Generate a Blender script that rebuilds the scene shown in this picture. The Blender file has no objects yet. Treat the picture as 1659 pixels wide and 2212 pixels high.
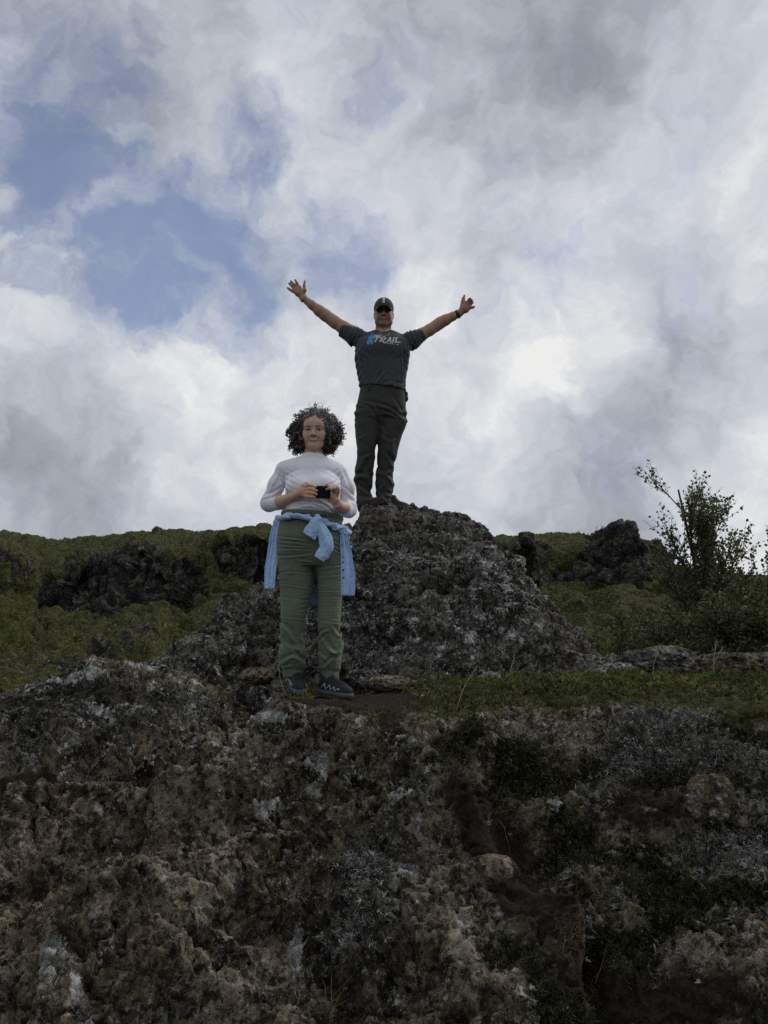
import bpy, math, random, time
import numpy as np
from mathutils import Vector, Matrix
from mathutils.bvhtree import BVHTree
T0 = time.time()
sc = bpy.context.scene
COL = sc.collection
random.seed(7)
RNG = np.random.default_rng(11)
PITCH = math.radians(12.0)
FOC = 1660.0
CP, SP = math.cos(PITCH), math.sin(PITCH)

def at(px, py, Y):
    """point on the ray through photo coordinate (px,py) of a 1659x2212 picture, at forward distance Y metres"""
    cx = (np.asarray(px, float) - 829.5) / FOC
    cz = (1106.0 - np.asarray(py, float)) / FOC
    dx, dy, dz = cx, CP - cz * SP, SP + cz * CP
    k = np.asarray(Y, float) / dy
    return np.stack([dx * k, dy * k, dz * k], -1)

def proj(p):
    p = np.asarray(p, float)
    d = p[..., 1] * CP + p[..., 2] * SP
    u = -p[..., 1] * SP + p[..., 2] * CP
    d = np.maximum(d, 1e-3)
    return 829.5 + FOC * p[..., 0] / d, 1106.0 - FOC * u / d

# ------------------------------------------------------------------ noise
def _h(ix, iy, iz, seed):
    h = (ix.astype(np.uint32) * np.uint32(374761393) + iy.astype(np.uint32) * np.uint32(668265263)
         + iz.astype(np.uint32) * np.uint32(2147483647) + np.uint32((seed * 974711 + 12345) & 0xffffffff))
    h = (h ^ (h >> np.uint32(13))) * np.uint32(1274126177)
    h = (h ^ (h >> np.uint32(16))) * np.uint32(2246822519)
    return h ^ (h >> np.uint32(15))

def _hf(ix, iy, iz, seed):
    return _h(ix, iy, iz, seed).astype(np.float32) * np.float32(1 / 4294967296.0)

def vnoise(p, seed=0):
    p = np.asarray(p, np.float32)
    i = np.floor(p).astype(np.int32)
    f = p - i
    f = f * f * f * (f * (f * 6 - 15) + 10)
    x, y, z = i[..., 0], i[..., 1], i[..., 2]
    fx, fy, fz = f[..., 0], f[..., 1], f[..., 2]
    r = []
    for dz in (0, 1):
        for dy in (0, 1):
            a = _hf(x, y + dy, z + dz, seed); b = _hf(x + 1, y + dy, z + dz, seed)
            r.append(a + (b - a) * fx)
    a = r[0] + (r[1] - r[0]) * fy
    b = r[2] + (r[3] - r[2]) * fy
    return (a + (b - a) * fz) * 2 - 1

_R = np.array([[0.36, 0.48, -0.8], [-0.8, 0.6, 0.0], [0.48, 0.64, 0.6]], np.float32)
def fbm(p, octs=4, gain=0.5, seed=0, ridged=False):
    p = np.asarray(p, np.float32)
    s = np.zeros(p.shape[:-1], np.float32); a = 1.0; t = 0
    for o in range(octs):
        n = vnoise(p, seed + o)
        if ridged: n = 1 - 2 * np.abs(n)
        s += a * n; t += a
        p = (p @ _R.T) * 2.03 + 7.3; a *= gain
    return s / t

def worley(p, seed=0):
    """F1, F2, random value of the nearest cell"""
    p = np.asarray(p, np.float32)
    i = np.floor(p).astype(np.int32); f = p - i
    f1 = np.full(p.shape[:-1], 9, np.float32); f2 = f1.copy(); idv = np.zeros_like(f1)
    for dx in (-1, 0, 1):
        for dy in (-1, 0, 1):
            for dz in (-1, 0, 1):
                cx, cy, cz = i[..., 0] + dx, i[..., 1] + dy, i[..., 2] + dz
                h = _h(cx, cy, cz, seed)
                ox = (h & np.uint32(1023)).astype(np.float32) / 1023
                oy = ((h >> np.uint32(10)) & np.uint32(1023)).astype(np.float32) / 1023
                oz = ((h >> np.uint32(20)) & np.uint32(1023)).astype(np.float32) / 1023
                d = (dx + ox - f[..., 0]) ** 2 + (dy + oy - f[..., 1]) ** 2 + (dz + oz - f[..., 2]) ** 2
                near = d < f1
                f2 = np.where(near, f1, np.minimum(f2, d))
                idv = np.where(near, ox * 0.5 + oy * 0.5, idv)
                f1 = np.where(near, d, f1)
    return np.sqrt(f1), np.sqrt(f2), idv

def facets(p, seed=0, tilt=1.0):
    """broken-rock relief: every Voronoi cell is a tilted facet at its own height; returns height, F2-F1"""
    p = np.asarray(p, np.float32)
    i = np.floor(p).astype(np.int32); f = p - i
    f1 = np.full(p.shape[:-1], 9, np.float32); f2 = f1.copy(); hh = np.zeros_like(f1)
    for dx in (-1, 0, 1):
        for dy in (-1, 0, 1):
            for dz in (-1, 0, 1):
                cx, cy, cz = i[..., 0] + dx, i[..., 1] + dy, i[..., 2] + dz
                h = _h(cx, cy, cz, seed); h2 = _h(cx, cy, cz, seed + 7919)
                ex = dx + (h & np.uint32(1023)).astype(np.float32) / 1023 - f[..., 0]
                ey = dy + ((h >> np.uint32(10)) & np.uint32(1023)).astype(np.float32) / 1023 - f[..., 1]
                ez = dz + ((h >> np.uint32(20)) & np.uint32(1023)).astype(np.float32) / 1023 - f[..., 2]
                d = ex * ex + ey * ey + ez * ez
                a = (h2 & np.uint32(255)).astype(np.float32) / 127.5 - 1; b = ((h2 >> np.uint32(8)) & np.uint32(255)).astype(np.float32) / 127.5 - 1
                c = ((h2 >> np.uint32(16)) & np.uint32(255)).astype(np.float32) / 127.5 - 1; r = ((h2 >> np.uint32(24)) & np.uint32(255)).astype(np.float32) / 127.5 - 1
                near = d < f1
                f2 = np.where(near, f1, np.minimum(f2, d))
                hh = np.where(near, .6 * r + tilt * (a * ex + b * ey + c * ez), hh)
                f1 = np.where(near, d, f1)
    return hh, np.sqrt(f2) - np.sqrt(f1)

def warp(p, freq, amp, seed, octs=2):
    return p + amp * np.stack([fbm(p * freq, octs, .5, seed + 31 * i) for i in range(3)], -1)

def sstep(a, b, x):
    t = np.clip((x - a) / (b - a), 0, 1)
    return t * t * (3 - 2 * t)

# ------------------------------------------------------------------ objects
def mesh_obj(name, verts, faces, mat, parent=None, smooth=True, col=None, attrs=None):
    """faces: (n,k) int array or list of arrays of the same mesh with different k"""
    me = bpy.data.meshes.new(name)
    verts = np.asarray(verts, np.float32)
    fl = faces if isinstance(faces, list) else [faces]
    fl = [np.asarray(f, np.int32) for f in fl if len(f)]
    loops = np.concatenate([f.ravel() for f in fl]) if fl else np.zeros(0, np.int32)
    sizes = np.concatenate([np.full(len(f), f.shape[1], np.int32) for f in fl]) if fl else np.zeros(0, np.int32)
    starts = np.concatenate([[0], np.cumsum(sizes)[:-1]]).astype(np.int32)
    me.vertices.add(len(verts)); me.vertices.foreach_set('co', verts.ravel())
    me.loops.add(len(loops)); me.loops.foreach_set('vertex_index', loops)
    me.polygons.add(len(sizes)); me.polygons.foreach_set('loop_start', starts)
    try: me.polygons.foreach_set('loop_total', sizes)
    except Exception: pass
    me.update(calc_edges=True)
    me.polygons.foreach_set('use_smooth', np.full(len(sizes), smooth, bool))
    if col is not None:
        a = me.color_attributes.new('Col', 'FLOAT_COLOR', 'POINT')
        c = np.ones((len(verts), 4), np.float32); c[:, :3] = np.asarray(col)[:, :3]
        a.data.foreach_set('color', c.ravel())
    for k, v in (attrs or {}).items():
        a = me.attributes.new(k, 'FLOAT', 'POINT'); a.data.foreach_set('value', np.asarray(v, np.float32).ravel())
    if mat is not None: me.materials.append(mat)
    me.validate()
    o = bpy.data.objects.new(name, me); COL.objects.link(o)
    if parent is not None: o.parent = parent; o.matrix_parent_inverse = parent.matrix_world.inverted()
    return o

def tag(o, label, cat, group=None):
    o['label'] = label; o['category'] = cat
    if group: o['group'] = group
    return o
def struct(o, kind='structure'):
    o['kind'] = kind; return o
def empty(name, loc, label, cat, group=None):
    o = bpy.data.objects.new(name, None); COL.objects.link(o); o.location = Vector([float(v) for v in loc])
    o.empty_display_size = 0.1
    bpy.context.view_layer.update()
    return tag(o, label, cat, group)

def grid_faces(nu, nv, wrap=False):
    """grid stored row-major [nv][nu]"""
    a = np.arange(nu * nv).reshape(nv, nu)
    if wrap:
        b = np.roll(a, -1, 1)
        return np.stack([a[:-1], b[:-1], b[1:], a[1:]], -1).reshape(-1, 4)
    return np.stack([a[:-1, :-1], a[:-1, 1:], a[1:, 1:], a[1:, :-1]], -1).reshape(-1, 4)

def grid_normals(P):
    du = np.gradient(P, axis=1); dv = np.gradient(P, axis=0)
    n = np.cross(du, dv); n /= np.linalg.norm(n, axis=-1, keepdims=True) + 1e-12
    return n

def tube(pts, rad, sides=6, cap=True):
    """verts, quads of a tube along a polyline"""
    pts = np.asarray(pts, float); n = len(pts)
    rad = np.broadcast_to(np.asarray(rad, float), (n,))
    t = np.gradient(pts, axis=0); t /= np.linalg.norm(t, axis=1, keepdims=True) + 1e-9
    ref = np.array([0.31, 0.17, 0.93]); 
    if abs(t[0] @ ref) > 0.9: ref = np.array([0.9, 0.1, 0.3])
    u = ref - (t @ ref)[:, None] * t
    bad = np.linalg.norm(u, axis=1) < 0.05
    u[bad] = np.cross(t[bad], [1, 0, 0.2])
    u /= np.linalg.norm(u, axis=1, keepdims=True) + 1e-9
    v = np.cross(t, u)
    a = np.arange(sides) / sides * 2 * np.pi
    V = pts[:, None] + rad[:, None, None] * (np.cos(a)[None, :, None] * u[:, None] + np.sin(a)[None, :, None] * v[:, None])
    V = V.reshape(-1, 3)
    F = grid_faces(sides, n, wrap=True)
    if cap:
        V = np.concatenate([V, pts[:1], pts[-1:]])
        b = len(V) - 2
        i = np.arange(sides); j = (i + 1) % sides
        c0 = np.stack([np.full(sides, b), j, i, np.full(sides, b)], -1)
        e = (n - 1) * sides
        c1 = np.stack([np.full(sides, b + 1), e + i, e + j, np.full(sides, b + 1)], -1)
        return V, F, np.concatenate([c0[:, :3], c1[:, :3]])
    return V, F, np.zeros((0, 3), int)

class MB:
    """collects pieces of one mesh"""
    def __init__(s): s.v = []; s.q = []; s.t = []; s.c = []; s.n = 0
    def add(s, V, Q=None, T=None, col=None):
        V = np.asarray(V, float).reshape(-1, 3)
        if Q is not None and len(Q): s.q.append(np.asarray(Q) + s.n)
        if T is not None and len(T): s.t.append(np.asarray(T) + s.n)
        s.v.append(V); s.n += len(V)
        c = np.ones((len(V), 3)) if col is None else np.broadcast_to(np.asarray(col, float), (len(V), 3))
        s.c.append(c)
    def tube(s, pts, rad, sides=6, col=None, cap=True):
        V, Q, T = tube(pts, rad, sides, cap); s.add(V, Q, T, col)
    def build(s, name, mat, parent=None, smooth=True):
        fl = []
        if s.q: fl.append(np.concatenate(s.q))
        if s.t: fl.append(np.concatenate(s.t))
        return mesh_obj(name, np.concatenate(s.v), fl, mat, parent, smooth, col=np.concatenate(s.c))

def spline(pts, n):
    """Catmull-Rom resample of rows of numbers"""
    pts = np.asarray(pts, float); m = len(pts)
    P = np.concatenate([[2 * pts[0] - pts[1]], pts, [2 * pts[-1] - pts[-2]]])
    u = np.linspace(0, m - 1, n); i = np.minimum(u.astype(int), m - 2); t = (u - i)[:, None]
    a, b, c, d = P[i], P[i + 1], P[i + 2], P[i + 3]
    return 0.5 * (2 * b + (c - a) * t + (2 * a - 5 * b + 4 * c - d) * t ** 2 + (3 * b - a - 3 * c + d) * t ** 3)

# ------------------------------------------------------------------ signed distance fields
class Field:
    FAR = 0.05; smooth = 3
    def __init__(s, lo, hi, res):
        s.lo = np.asarray(lo, float); s.res = res
        s.n = np.ceil((np.asarray(hi) - s.lo) / res).astype(int) + 1
        s.a = np.full(s.n, s.FAR, np.float32)
    def box(s, lo, hi, pad):
        i0 = np.clip(np.floor((np.asarray(lo) - pad - s.lo) / s.res).astype(int), 0, s.n)
        i1 = np.clip(np.ceil((np.asarray(hi) + pad - s.lo) / s.res).astype(int) + 1, 0, s.n)
        sl = tuple(slice(a, b) for a, b in zip(i0, i1))
        ax = [(s.lo[k] + s.res * np.arange(i0[k], i1[k])).astype(np.float32) for k in range(3)]
        return sl, ax[0][:, None, None], ax[1][None, :, None], ax[2][None, None, :]
    def union(s, sl, d, k):
        A = s.a[sl]
        if A.size == 0: return
        if k > 0:
            h = np.maximum(k - np.abs(A - d), 0) / k
            s.a[sl] = np.minimum(np.minimum(A, d) - h * h * (k / 4), s.FAR)
        else: s.a[sl] = np.minimum(A, d)
    def cut(s, sl, d, k):
        A = s.a[sl]
        if A.size == 0: return
        d = -d
        if k > 0:
            h = np.maximum(k - np.abs(A - d), 0) / k
            s.a[sl] = np.minimum(np.maximum(A, d) + h * h * (k / 4), s.FAR)
        else: s.a[sl] = np.maximum(A, d)
    def op(s, sl, d, k, sub): (s.cut if sub else s.union)(sl, d, k)
    def cone(s, a, b, ra, rb, k=0.01, sub=False):
        a = np.asarray(a, float); b = np.asarray(b, float); r = max(ra, rb)
        sl, X, Y, Z = s.box(np.minimum(a, b) - r, np.maximum(a, b) + r, s.FAR)
        ab = b - a; L2 = float(ab @ ab) + 1e-12
        t = np.clip(((X - a[0]) * ab[0] + (Y - a[1]) * ab[1] + (Z - a[2]) * ab[2]) / L2, 0, 1)
        d = np.sqrt((X - a[0] - t * ab[0]) ** 2 + (Y - a[1] - t * ab[1]) ** 2 + (Z - a[2] - t * ab[2]) ** 2) - (ra + (rb - ra) * t)
        s.op(sl, d, k, sub)
    def chain(s, pts, rads, k=0.01, sub=False):
        for i in range(len(pts) - 1): s.cone(pts[i], pts[i + 1], rads[i], rads[i + 1], k, sub)
    def ell(s, c, r, k=0.01, rot=None, sub=False):
        c = np.asarray(c, float); r = np.asarray(r, float); m = r.max()
        if rot is None: ext = r
        else: ext = np.full(3, m)
        sl, X, Y, Z = s.box(c - ext, c + ext, s.FAR)
        X = X - c[0]; Y = Y - c[1]; Z = Z - c[2]
        if rot is not None:
            R = np.asarray(rot, float)   # columns = local axes in world
            X, Y, Z = (X * R[0, j] + Y * R[1, j] + Z * R[2, j] for j in range(3))
        k0 = np.sqrt((X / r[0]) ** 2 + (Y / r[1]) ** 2 + (Z / r[2]) ** 2)
        k1 = np.sqrt((X / r[0] ** 2) ** 2 + (Y / r[1] ** 2) ** 2 + (Z / r[2] ** 2) ** 2)
        d = k0 * (k0 - 1) / np.maximum(k1, 1e-6)
        d = np.where(k0 < 0.05, -r.min(), d)
        s.op(sl, d.astype(np.float32), k, sub)
    def sections(s, S, k=0.01, ex=2.0, infl=0.0, ext=0.0, sub=False):
        """S rows (z, cx, cy, rx, ry): stacked ellipses, rounded interpolation along z"""
        S = np.asarray(S, float); S = S[np.argsort(S[:, 0])]
        S = spline(S, 12 * len(S)); S = S[np.argsort(S[:, 0])]
        lo = [(S[:, 1] - S[:, 3]).min() - infl, (S[:, 2] - S[:, 4]).min() - infl, S[0, 0] - ext]
        hi = [(S[:, 1] + S[:, 3]).max() + infl, (S[:, 2] + S[:, 4]).max() + infl, S[-1, 0] + ext]
        sl, X, Y, Z = s.box(lo, hi, s.FAR)
        f = [np.interp(Z, S[:, 0], S[:, i]).astype(np.float32) for i in range(1, 5)]
        rx, ry = f[2] + infl, f[3] + infl
        qx = np.abs(X - f[0]) / rx; qy = np.abs(Y - f[1]) / ry
        q = (qx ** ex + qy ** ex) ** (1 / ex)
        g = np.sqrt((X - f[0]) ** 2 + (Y - f[1]) ** 2)
        d = g - g / np.maximum(q, 1e-3)
        d = np.where(q < 0.1, -np.minimum(rx, ry), d)
        dz = np.maximum(S[0, 0] - ext - Z, Z - S[-1, 0] - ext)
        d = np.maximum(d, dz)
        s.op(sl, d.astype(np.float32), k, sub)
    def half(s, p, n, k=0.0):
        """remove everything on the side n points to"""
        n = np.asarray(n, float); n /= np.linalg.norm(n); p = np.asarray(p, float)
        X, Y, Z = (s.lo[i] + s.res * np.arange(s.n[i]) for i in range(3))
        d = ((X - p[0]) * n[0])[:, None, None] + ((Y - p[1]) * n[1])[None, :, None] + ((Z - p[2]) * n[2])[None, None, :]
        s.a = np.maximum(s.a, d.astype(np.float32))
    def displace(s, fn, band=0.03):
        """fn(points)->offset outwards, only near the surface"""
        idx = np.nonzero(np.abs(s.a) < band)
        p = np.stack([s.lo[i] + s.res * idx[i] for i in range(3)], -1)
        s.a[idx] -= fn(p).astype(np.float32)
    def mesh(s):
        a = np.pad(s.a, 1, constant_values=s.FAR); lo = s.lo - s.res
        S = a < 0
        c = [S[i:S.shape[0] - 1 + i, j:S.shape[1] - 1 + j, k:S.shape[2] - 1 + k] for i in (0, 1) for j in (0, 1) for k in (0, 1)]
        anyv = c[0].copy(); allv = c[0].copy()
        for q in c[1:]: anyv |= q; allv &= q
        act = anyv & ~allv
        I = np.stack(np.nonzero(act), -1)
        ids = np.full(act.shape, -1, np.int32); ids[tuple(I.T)] = np.arange(len(I))
        vals = {}
        for i in (0, 1):
            for j in (0, 1):
                for k in (0, 1): vals[i, j, k] = a[I[:, 0] + i, I[:, 1] + j, I[:, 2] + k]
        acc = np.zeros((len(I), 3)); cnt = np.zeros(len(I))
        keys = list(vals)
        for p in keys:
            for ax in range(3):
                if p[ax] == 1: continue
                q = list(p); q[ax] = 1; q = tuple(q)
                va, vb = vals[p], vals[q]; m = (va < 0) != (vb < 0)
                t = va / np.where(m, va - vb, 1)
                e = np.tile(np.array(p, float), (len(I), 1)); e[:, ax] = t
                acc[m] += e[m]; cnt[m] += 1
        V = lo + s.res * (I + acc / cnt[:, None])
        Q = []
        for ax in range(3):
            b, c2 = [(1, 2), (2, 0), (0, 1)][ax]
            sa = [slice(None)] * 3; sb = [slice(None)] * 3
            sa[ax] = slice(0, -1); sb[ax] = slice(1, None)
            A, B = S[tuple(sa)], S[tuple(sb)]
            E = np.stack(np.nonzero(A != B), -1)
            ok = (E[:, b] > 0) & (E[:, c2] > 0) & (E[:, b] < a.shape[b] - 1) & (E[:, c2] < a.shape[c2] - 1)
            E = E[ok]
            ins = A[tuple(E.T)]
            eb = np.zeros(3, int); eb[b] = 1; ec = np.zeros(3, int); ec[c2] = 1
            q = [ids[tuple((E - o).T)] for o in (eb * 0, eb, eb + ec, ec)]
            q = np.stack(q, -1)
            q[~ins] = q[~ins][:, ::-1]
            Q.append(q[(q >= 0).all(1)])
        Q = np.concatenate(Q)
        a_ = np.concatenate([Q[:, 0], Q[:, 1], Q[:, 2], Q[:, 3]]); b_ = np.concatenate([Q[:, 1], Q[:, 2], Q[:, 3], Q[:, 0]])
        deg = np.bincount(a_, minlength=len(V))[:, None] + 1e-9
        for lam in (.5, -.52) * s.smooth:
            acc = np.stack([np.bincount(a_, weights=V[b_, i], minlength=len(V)) for i in range(3)], -1)
            V = V + lam * (acc / deg - V)
        return V, Q

# ------------------------------------------------------------------ materials
def newmat(name):
    m = bpy.data.materials.new(name); m.use_nodes = True
    nt = m.node_tree; b = nt.nodes['Principled BSDF']
    return m, nt, b
def nd(nt, t, **kw):
    n = nt.nodes.new(t)
    for k, v in kw.items():
        if k.startswith('i_'):
            key = k[2:]
            n.inputs[int(key) if key.isdigit() else key.replace('_', ' ')].default_value = v
        else: setattr(n, k, v)
    return n
def L(nt, a, ao, b, bi): nt.links.new(a.outputs[ao], b.inputs[bi])
def ramp(nt, stops, interp='LINEAR'):
    r = nt.nodes.new('ShaderNodeValToRGB'); e = r.color_ramp.elements; r.color_ramp.interpolation = interp
    while len(e) > 1: e.remove(e[0])
    e[0].position = stops[0][0]; e[0].color = (*stops[0][1], 1)
    for p, c in stops[1:]:
        x = e.new(p); x.color = (*c, 1)
    return r
def g3(v): return (v, v, v)
def mixc(nt, fac, a, b, mode='MIX'):
    m = nt.nodes.new('ShaderNodeMix'); m.data_type = 'RGBA'; m.blend_type = mode
    for sock, v in ((m.inputs[0], fac), (m.inputs[6], a), (m.inputs[7], b)):
        if isinstance(v, tuple) and len(v) == 2 and hasattr(v[0], 'outputs'): nt.links.new(v[0].outputs[v[1]], sock)
        elif isinstance(v, tuple): sock.default_value = (*v, 1)
        else: sock.default_value = v
    return m
def mth(nt, op, a, b=None, clamp=False):
    m = nt.nodes.new('ShaderNodeMath'); m.operation = op; m.use_clamp = clamp
    for i, v in ((0, a), (1, b)):
        if v is None: continue
        if isinstance(v, tuple): nt.links.new(v[0].outputs[v[1]], m.inputs[i])
        else: m.inputs[i].default_value = v
    return m
def noise(nt, vec, scale, detail=6, rough=0.6, dist=0.0):
    n = nd(nt, 'ShaderNodeTexNoise'); n.inputs['Scale'].default_value = scale; n.inputs['Detail'].default_value = detail
    n.inputs['Roughness'].default_value = rough; n.inputs['Distortion'].default_value = dist
    if vec is not None: nt.links.new(vec[0].outputs[vec[1]], n.inputs['Vector'])
    return n

def cloth_mat(name, col, rough=0.85, weave=600, var=0.12, attr=False, bump=0.15, wrinkle=0.0, wscale=14, sheen=0.15):
    m, nt, b = newmat(name)
    geo = nd(nt, 'ShaderNodeNewGeometry'); pos = (geo, 'Position')
    n1 = noise(nt, pos, 9, 5, 0.6)
    r = ramp(nt, [(0.3, g3(1 - var)), (0.7, g3(1 + var))]); L(nt, n1, 'Fac', r, 0)
    if attr:
        at_ = nd(nt, 'ShaderNodeAttribute', attribute_name='Col'); base = (at_, 'Color')
    else: base = col
    mx = mixc(nt, 1.0, base, (r, 0), 'MULTIPLY'); L(nt, mx, 2, b, 'Base Color')
    b.inputs['Roughness'].default_value = rough
    b.inputs['Sheen Weight'].default_value = sheen
    b.inputs['Specular IOR Level'].default_value = 0.2
    n2 = noise(nt, pos, weave, 2, 0.5)
    bp = nd(nt, 'ShaderNodeBump'); bp.inputs['Strength'].default_value = bump; bp.inputs['Distance'].default_value = 0.002
    L(nt, n2, 'Fac', bp, 'Height')
    if wrinkle:
        n3 = noise(nt, pos, wscale, 4, 0.55, 0.8)
        b2 = nd(nt, 'ShaderNodeBump'); b2.inputs['Strength'].default_value = wrinkle; b2.inputs['Distance'].default_value = 0.03
        L(nt, n3, 'Fac', b2, 'Height'); L(nt, bp, 'Normal', b2, 'Normal'); bp = b2
    L(nt, bp, 'Normal', b, 'Normal')
    return m

def plain_mat(name, col, rough=0.5, metal=0.0, var=0.1, scale=40, attr=False, spec=0.4, bump=0.0):
    m, nt, b = newmat(name)
    geo = nd(nt, 'ShaderNodeNewGeometry'); pos = (geo, 'Position')
    n1 = noise(nt, pos, scale, 5, 0.6)
    r = ramp(nt, [(0.3, g3(1 - var)), (0.7, g3(1 + var))]); L(nt, n1, 'Fac', r, 0)
    if attr:
        a = nd(nt, 'ShaderNodeAttribute', attribute_name='Col'); base = (a, 'Color')
    else: base = col
    mx = mixc(nt, 1.0, base, (r, 0), 'MULTIPLY'); L(nt, mx, 2, b, 'Base Color')
    b.inputs['Roughness'].default_value = rough; b.inputs['Metallic'].default_value = metal
    b.inputs['Specular IOR Level'].default_value = spec
    if bump:
        bp = nd(nt, 'ShaderNodeBump'); bp.inputs['Strength'].default_value = bump; bp.inputs['Distance'].default_value = 0.004
        L(nt, n1, 'Fac', bp, 'Height'); L(nt, bp, 'Normal', b, 'Normal')
    return m

def leaf_mat(name, trans=0.25, rough=0.55):
    m, nt, b = newmat(name)
    a = nd(nt, 'ShaderNodeAttribute', attribute_name='Col')
    geo = nd(nt, 'ShaderNodeNewGeometry')
    n1 = noise(nt, (geo, 'Position'), 60, 3)
    r = ramp(nt, [(0.3, g3(0.8)), (0.7, g3(1.2))]); L(nt, n1, 'Fac', r, 0)
    mx = mixc(nt, 1.0, (a, 'Color'), (r, 0), 'MULTIPLY'); L(nt, mx, 2, b, 'Base Color')
    b.inputs['Roughness'].default_value = rough; b.inputs['Specular IOR Level'].default_value = 0.25
    tr = nd(nt, 'ShaderNodeBsdfTranslucent'); L(nt, mx, 2, tr, 'Color')
    ms = nd(nt, 'ShaderNodeMixShader'); ms.inputs[0].default_value = trans
    L(nt, b, 0, ms, 1); L(nt, tr, 0, ms, 2)
    L(nt, ms, 0, nt.nodes['Material Output'], 'Surface')
    return m
# ------------------------------------------------------------------ camera, sun, sky
cam = bpy.data.cameras.new('camera'); cam_o = bpy.data.objects.new('camera', cam); COL.objects.link(cam_o)
cam.sensor_fit = 'VERTICAL'; cam.sensor_height = 36.0; cam.sensor_width = 27.0
cam.lens = 36.0 * FOC / 2212.0
cam.clip_start = 0.02; cam.clip_end = 8000
cam_o.location = (0, 0, 0); cam_o.rotation_euler = (math.pi / 2 + PITCH, 0, 0)
sc.camera = cam_o

SUN_EL, SUN_AZ = math.radians(42), math.radians(58)      # azimuth to the right of the view direction, behind cloud
sun = bpy.data.lights.new('sun', 'SUN'); sun.energy = 1.0; sun.angle = math.radians(24); sun.color = (1.0, 0.95, 0.88)
sun_o = bpy.data.objects.new('sun', sun); COL.objects.link(sun_o)
sd = Vector((math.sin(SUN_AZ) * math.cos(SUN_EL), math.cos(SUN_AZ) * math.cos(SUN_EL), math.sin(SUN_EL)))
sun_o.rotation_euler = sd.to_track_quat('Z', 'Y').to_euler(); sun_o.location = sd * 30

W = bpy.data.worlds.new('World'); sc.world = W; W.use_nodes = True
nt = W.node_tree; bg = nt.nodes['Background']; STR = 0.1
bg.inputs['Strength'].default_value = STR
sky = nd(nt, 'ShaderNodeTexSky', sky_type='NISHITA', sun_disc=False)
sky.sun_elevation = SUN_EL; sky.sun_rotation = SUN_AZ
tc = nd(nt, 'ShaderNodeTexCoord'); D = (tc, 'Generated')
# warped direction so that cloud edges are ragged
wn = noise(nt, D, 5.0, 7, 0.58); wn2 = noise(nt, D, 19.0, 6, 0.6)
def vm(op, a, b=None, scale=None):
    n = nd(nt, 'ShaderNodeVectorMath', operation=op)
    for i, v in ((0, a), (1, b)):
        if v is None: continue
        if isinstance(v[0], (int, float)): n.inputs[i].default_value = v
        else: nt.links.new(v[0].outputs[v[1]], n.inputs[i])
    if scale is not None: n.inputs['Scale'].default_value = scale
    return n
w1 = vm('SUBTRACT', (wn, 'Color'), (0.5, 0.5, 0.5)); w1 = vm('SCALE', (w1, 0), scale=0.17)
w2 = vm('SUBTRACT', (wn2, 'Color'), (0.5, 0.5, 0.5)); w2 = vm('SCALE', (w2, 0), scale=0.07)
wd = vm('ADD', D, (w1, 0)); wd = vm('ADD', (wd, 0), (w2, 0)); wd = vm('NORMALIZE', (wd, 0))
def blob(px, py, r_in, r_out, amp, prev=None):
    d = at(px, py, 1.0); d = d / np.linalg.norm(d)
    dt = vm('DOT_PRODUCT', (wd, 0), tuple(float(v) for v in d))
    mr = nd(nt, 'ShaderNodeMapRange', interpolation_type='SMOOTHSTEP')
    a0, a1 = math.atan(r_out / FOC), math.atan(r_in / FOC)
    mr.inputs['From Min'].default_value = math.cos(a0); mr.inputs['From Max'].default_value = math.cos(a1)
    mr.inputs['To Min'].default_value = 0; mr.inputs['To Max'].default_value = amp
    L(nt, dt, 'Value', mr, 'Value')
    return (mr, 0) if prev is None else (mth(nt, 'ADD', prev, (mr, 0)), 0)
# thin places where the blue shows through
acc = None
for b_ in [(60, 150, 20, 230, .50), (190, 250, 20, 190, .55), (60, 380, 20, 170, .40), (230, 540, 40, 240, .60), (400, 610, 40, 210, .66), (560, 300, 10, 125, .78),
           (500, 420, 30, 170, .42), (770, 225, 5, 75, .48), (620, 600, 20, 200, .40), (780, 560, 20, 170, .42), (420, 480, 20, 150, .3), (360, 700, 10, 110, .2), (900, 660, 20, 160, .22),
           (1230, 640, 10, 150, .16), (1000, 400, 10, 120, .14), (1640, 170, 5, 80, .14), (300, 120, 10, 120, .14), (1180, 700, 10, 120, .16)]:
    acc = blob(*b_, prev=acc)
# the whole dome behind the photographer has some blue as well
nb = noise(nt, D, 3.2, 8, 0.55)
nb2 = noise(nt, (wd, 0), 9.0, 9, 0.62)
nb3 = noise(nt, (wd, 0), 24.0, 8, 0.62)
t_ = mth(nt, 'ADD', (mth(nt, 'MULTIPLY', (mth(nt, 'SUBTRACT', (nb2, 'Fac'), 0.52), 0), 2.8), 0), (mth(nt, 'MULTIPLY', (mth(nt, 'SUBTRACT', (nb3, 'Fac'), 0.5), 0), 1.0), 0))
blue = mth(nt, 'ADD', acc, (t_, 0))
blue = nd(nt, 'ShaderNodeMapRange', interpolation_type='SMOOTHSTEP'); 
L(nt, mth(nt, 'ADD', acc, (t_, 0)), 0, blue, 'Value')
blue.inputs['From Min'].default_value = 0.02; blue.inputs['From Max'].default_value = 1.32
blue.inputs['To Min'].default_value = 0.0; blue.inputs['To Max'].default_value = 0.80
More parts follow.
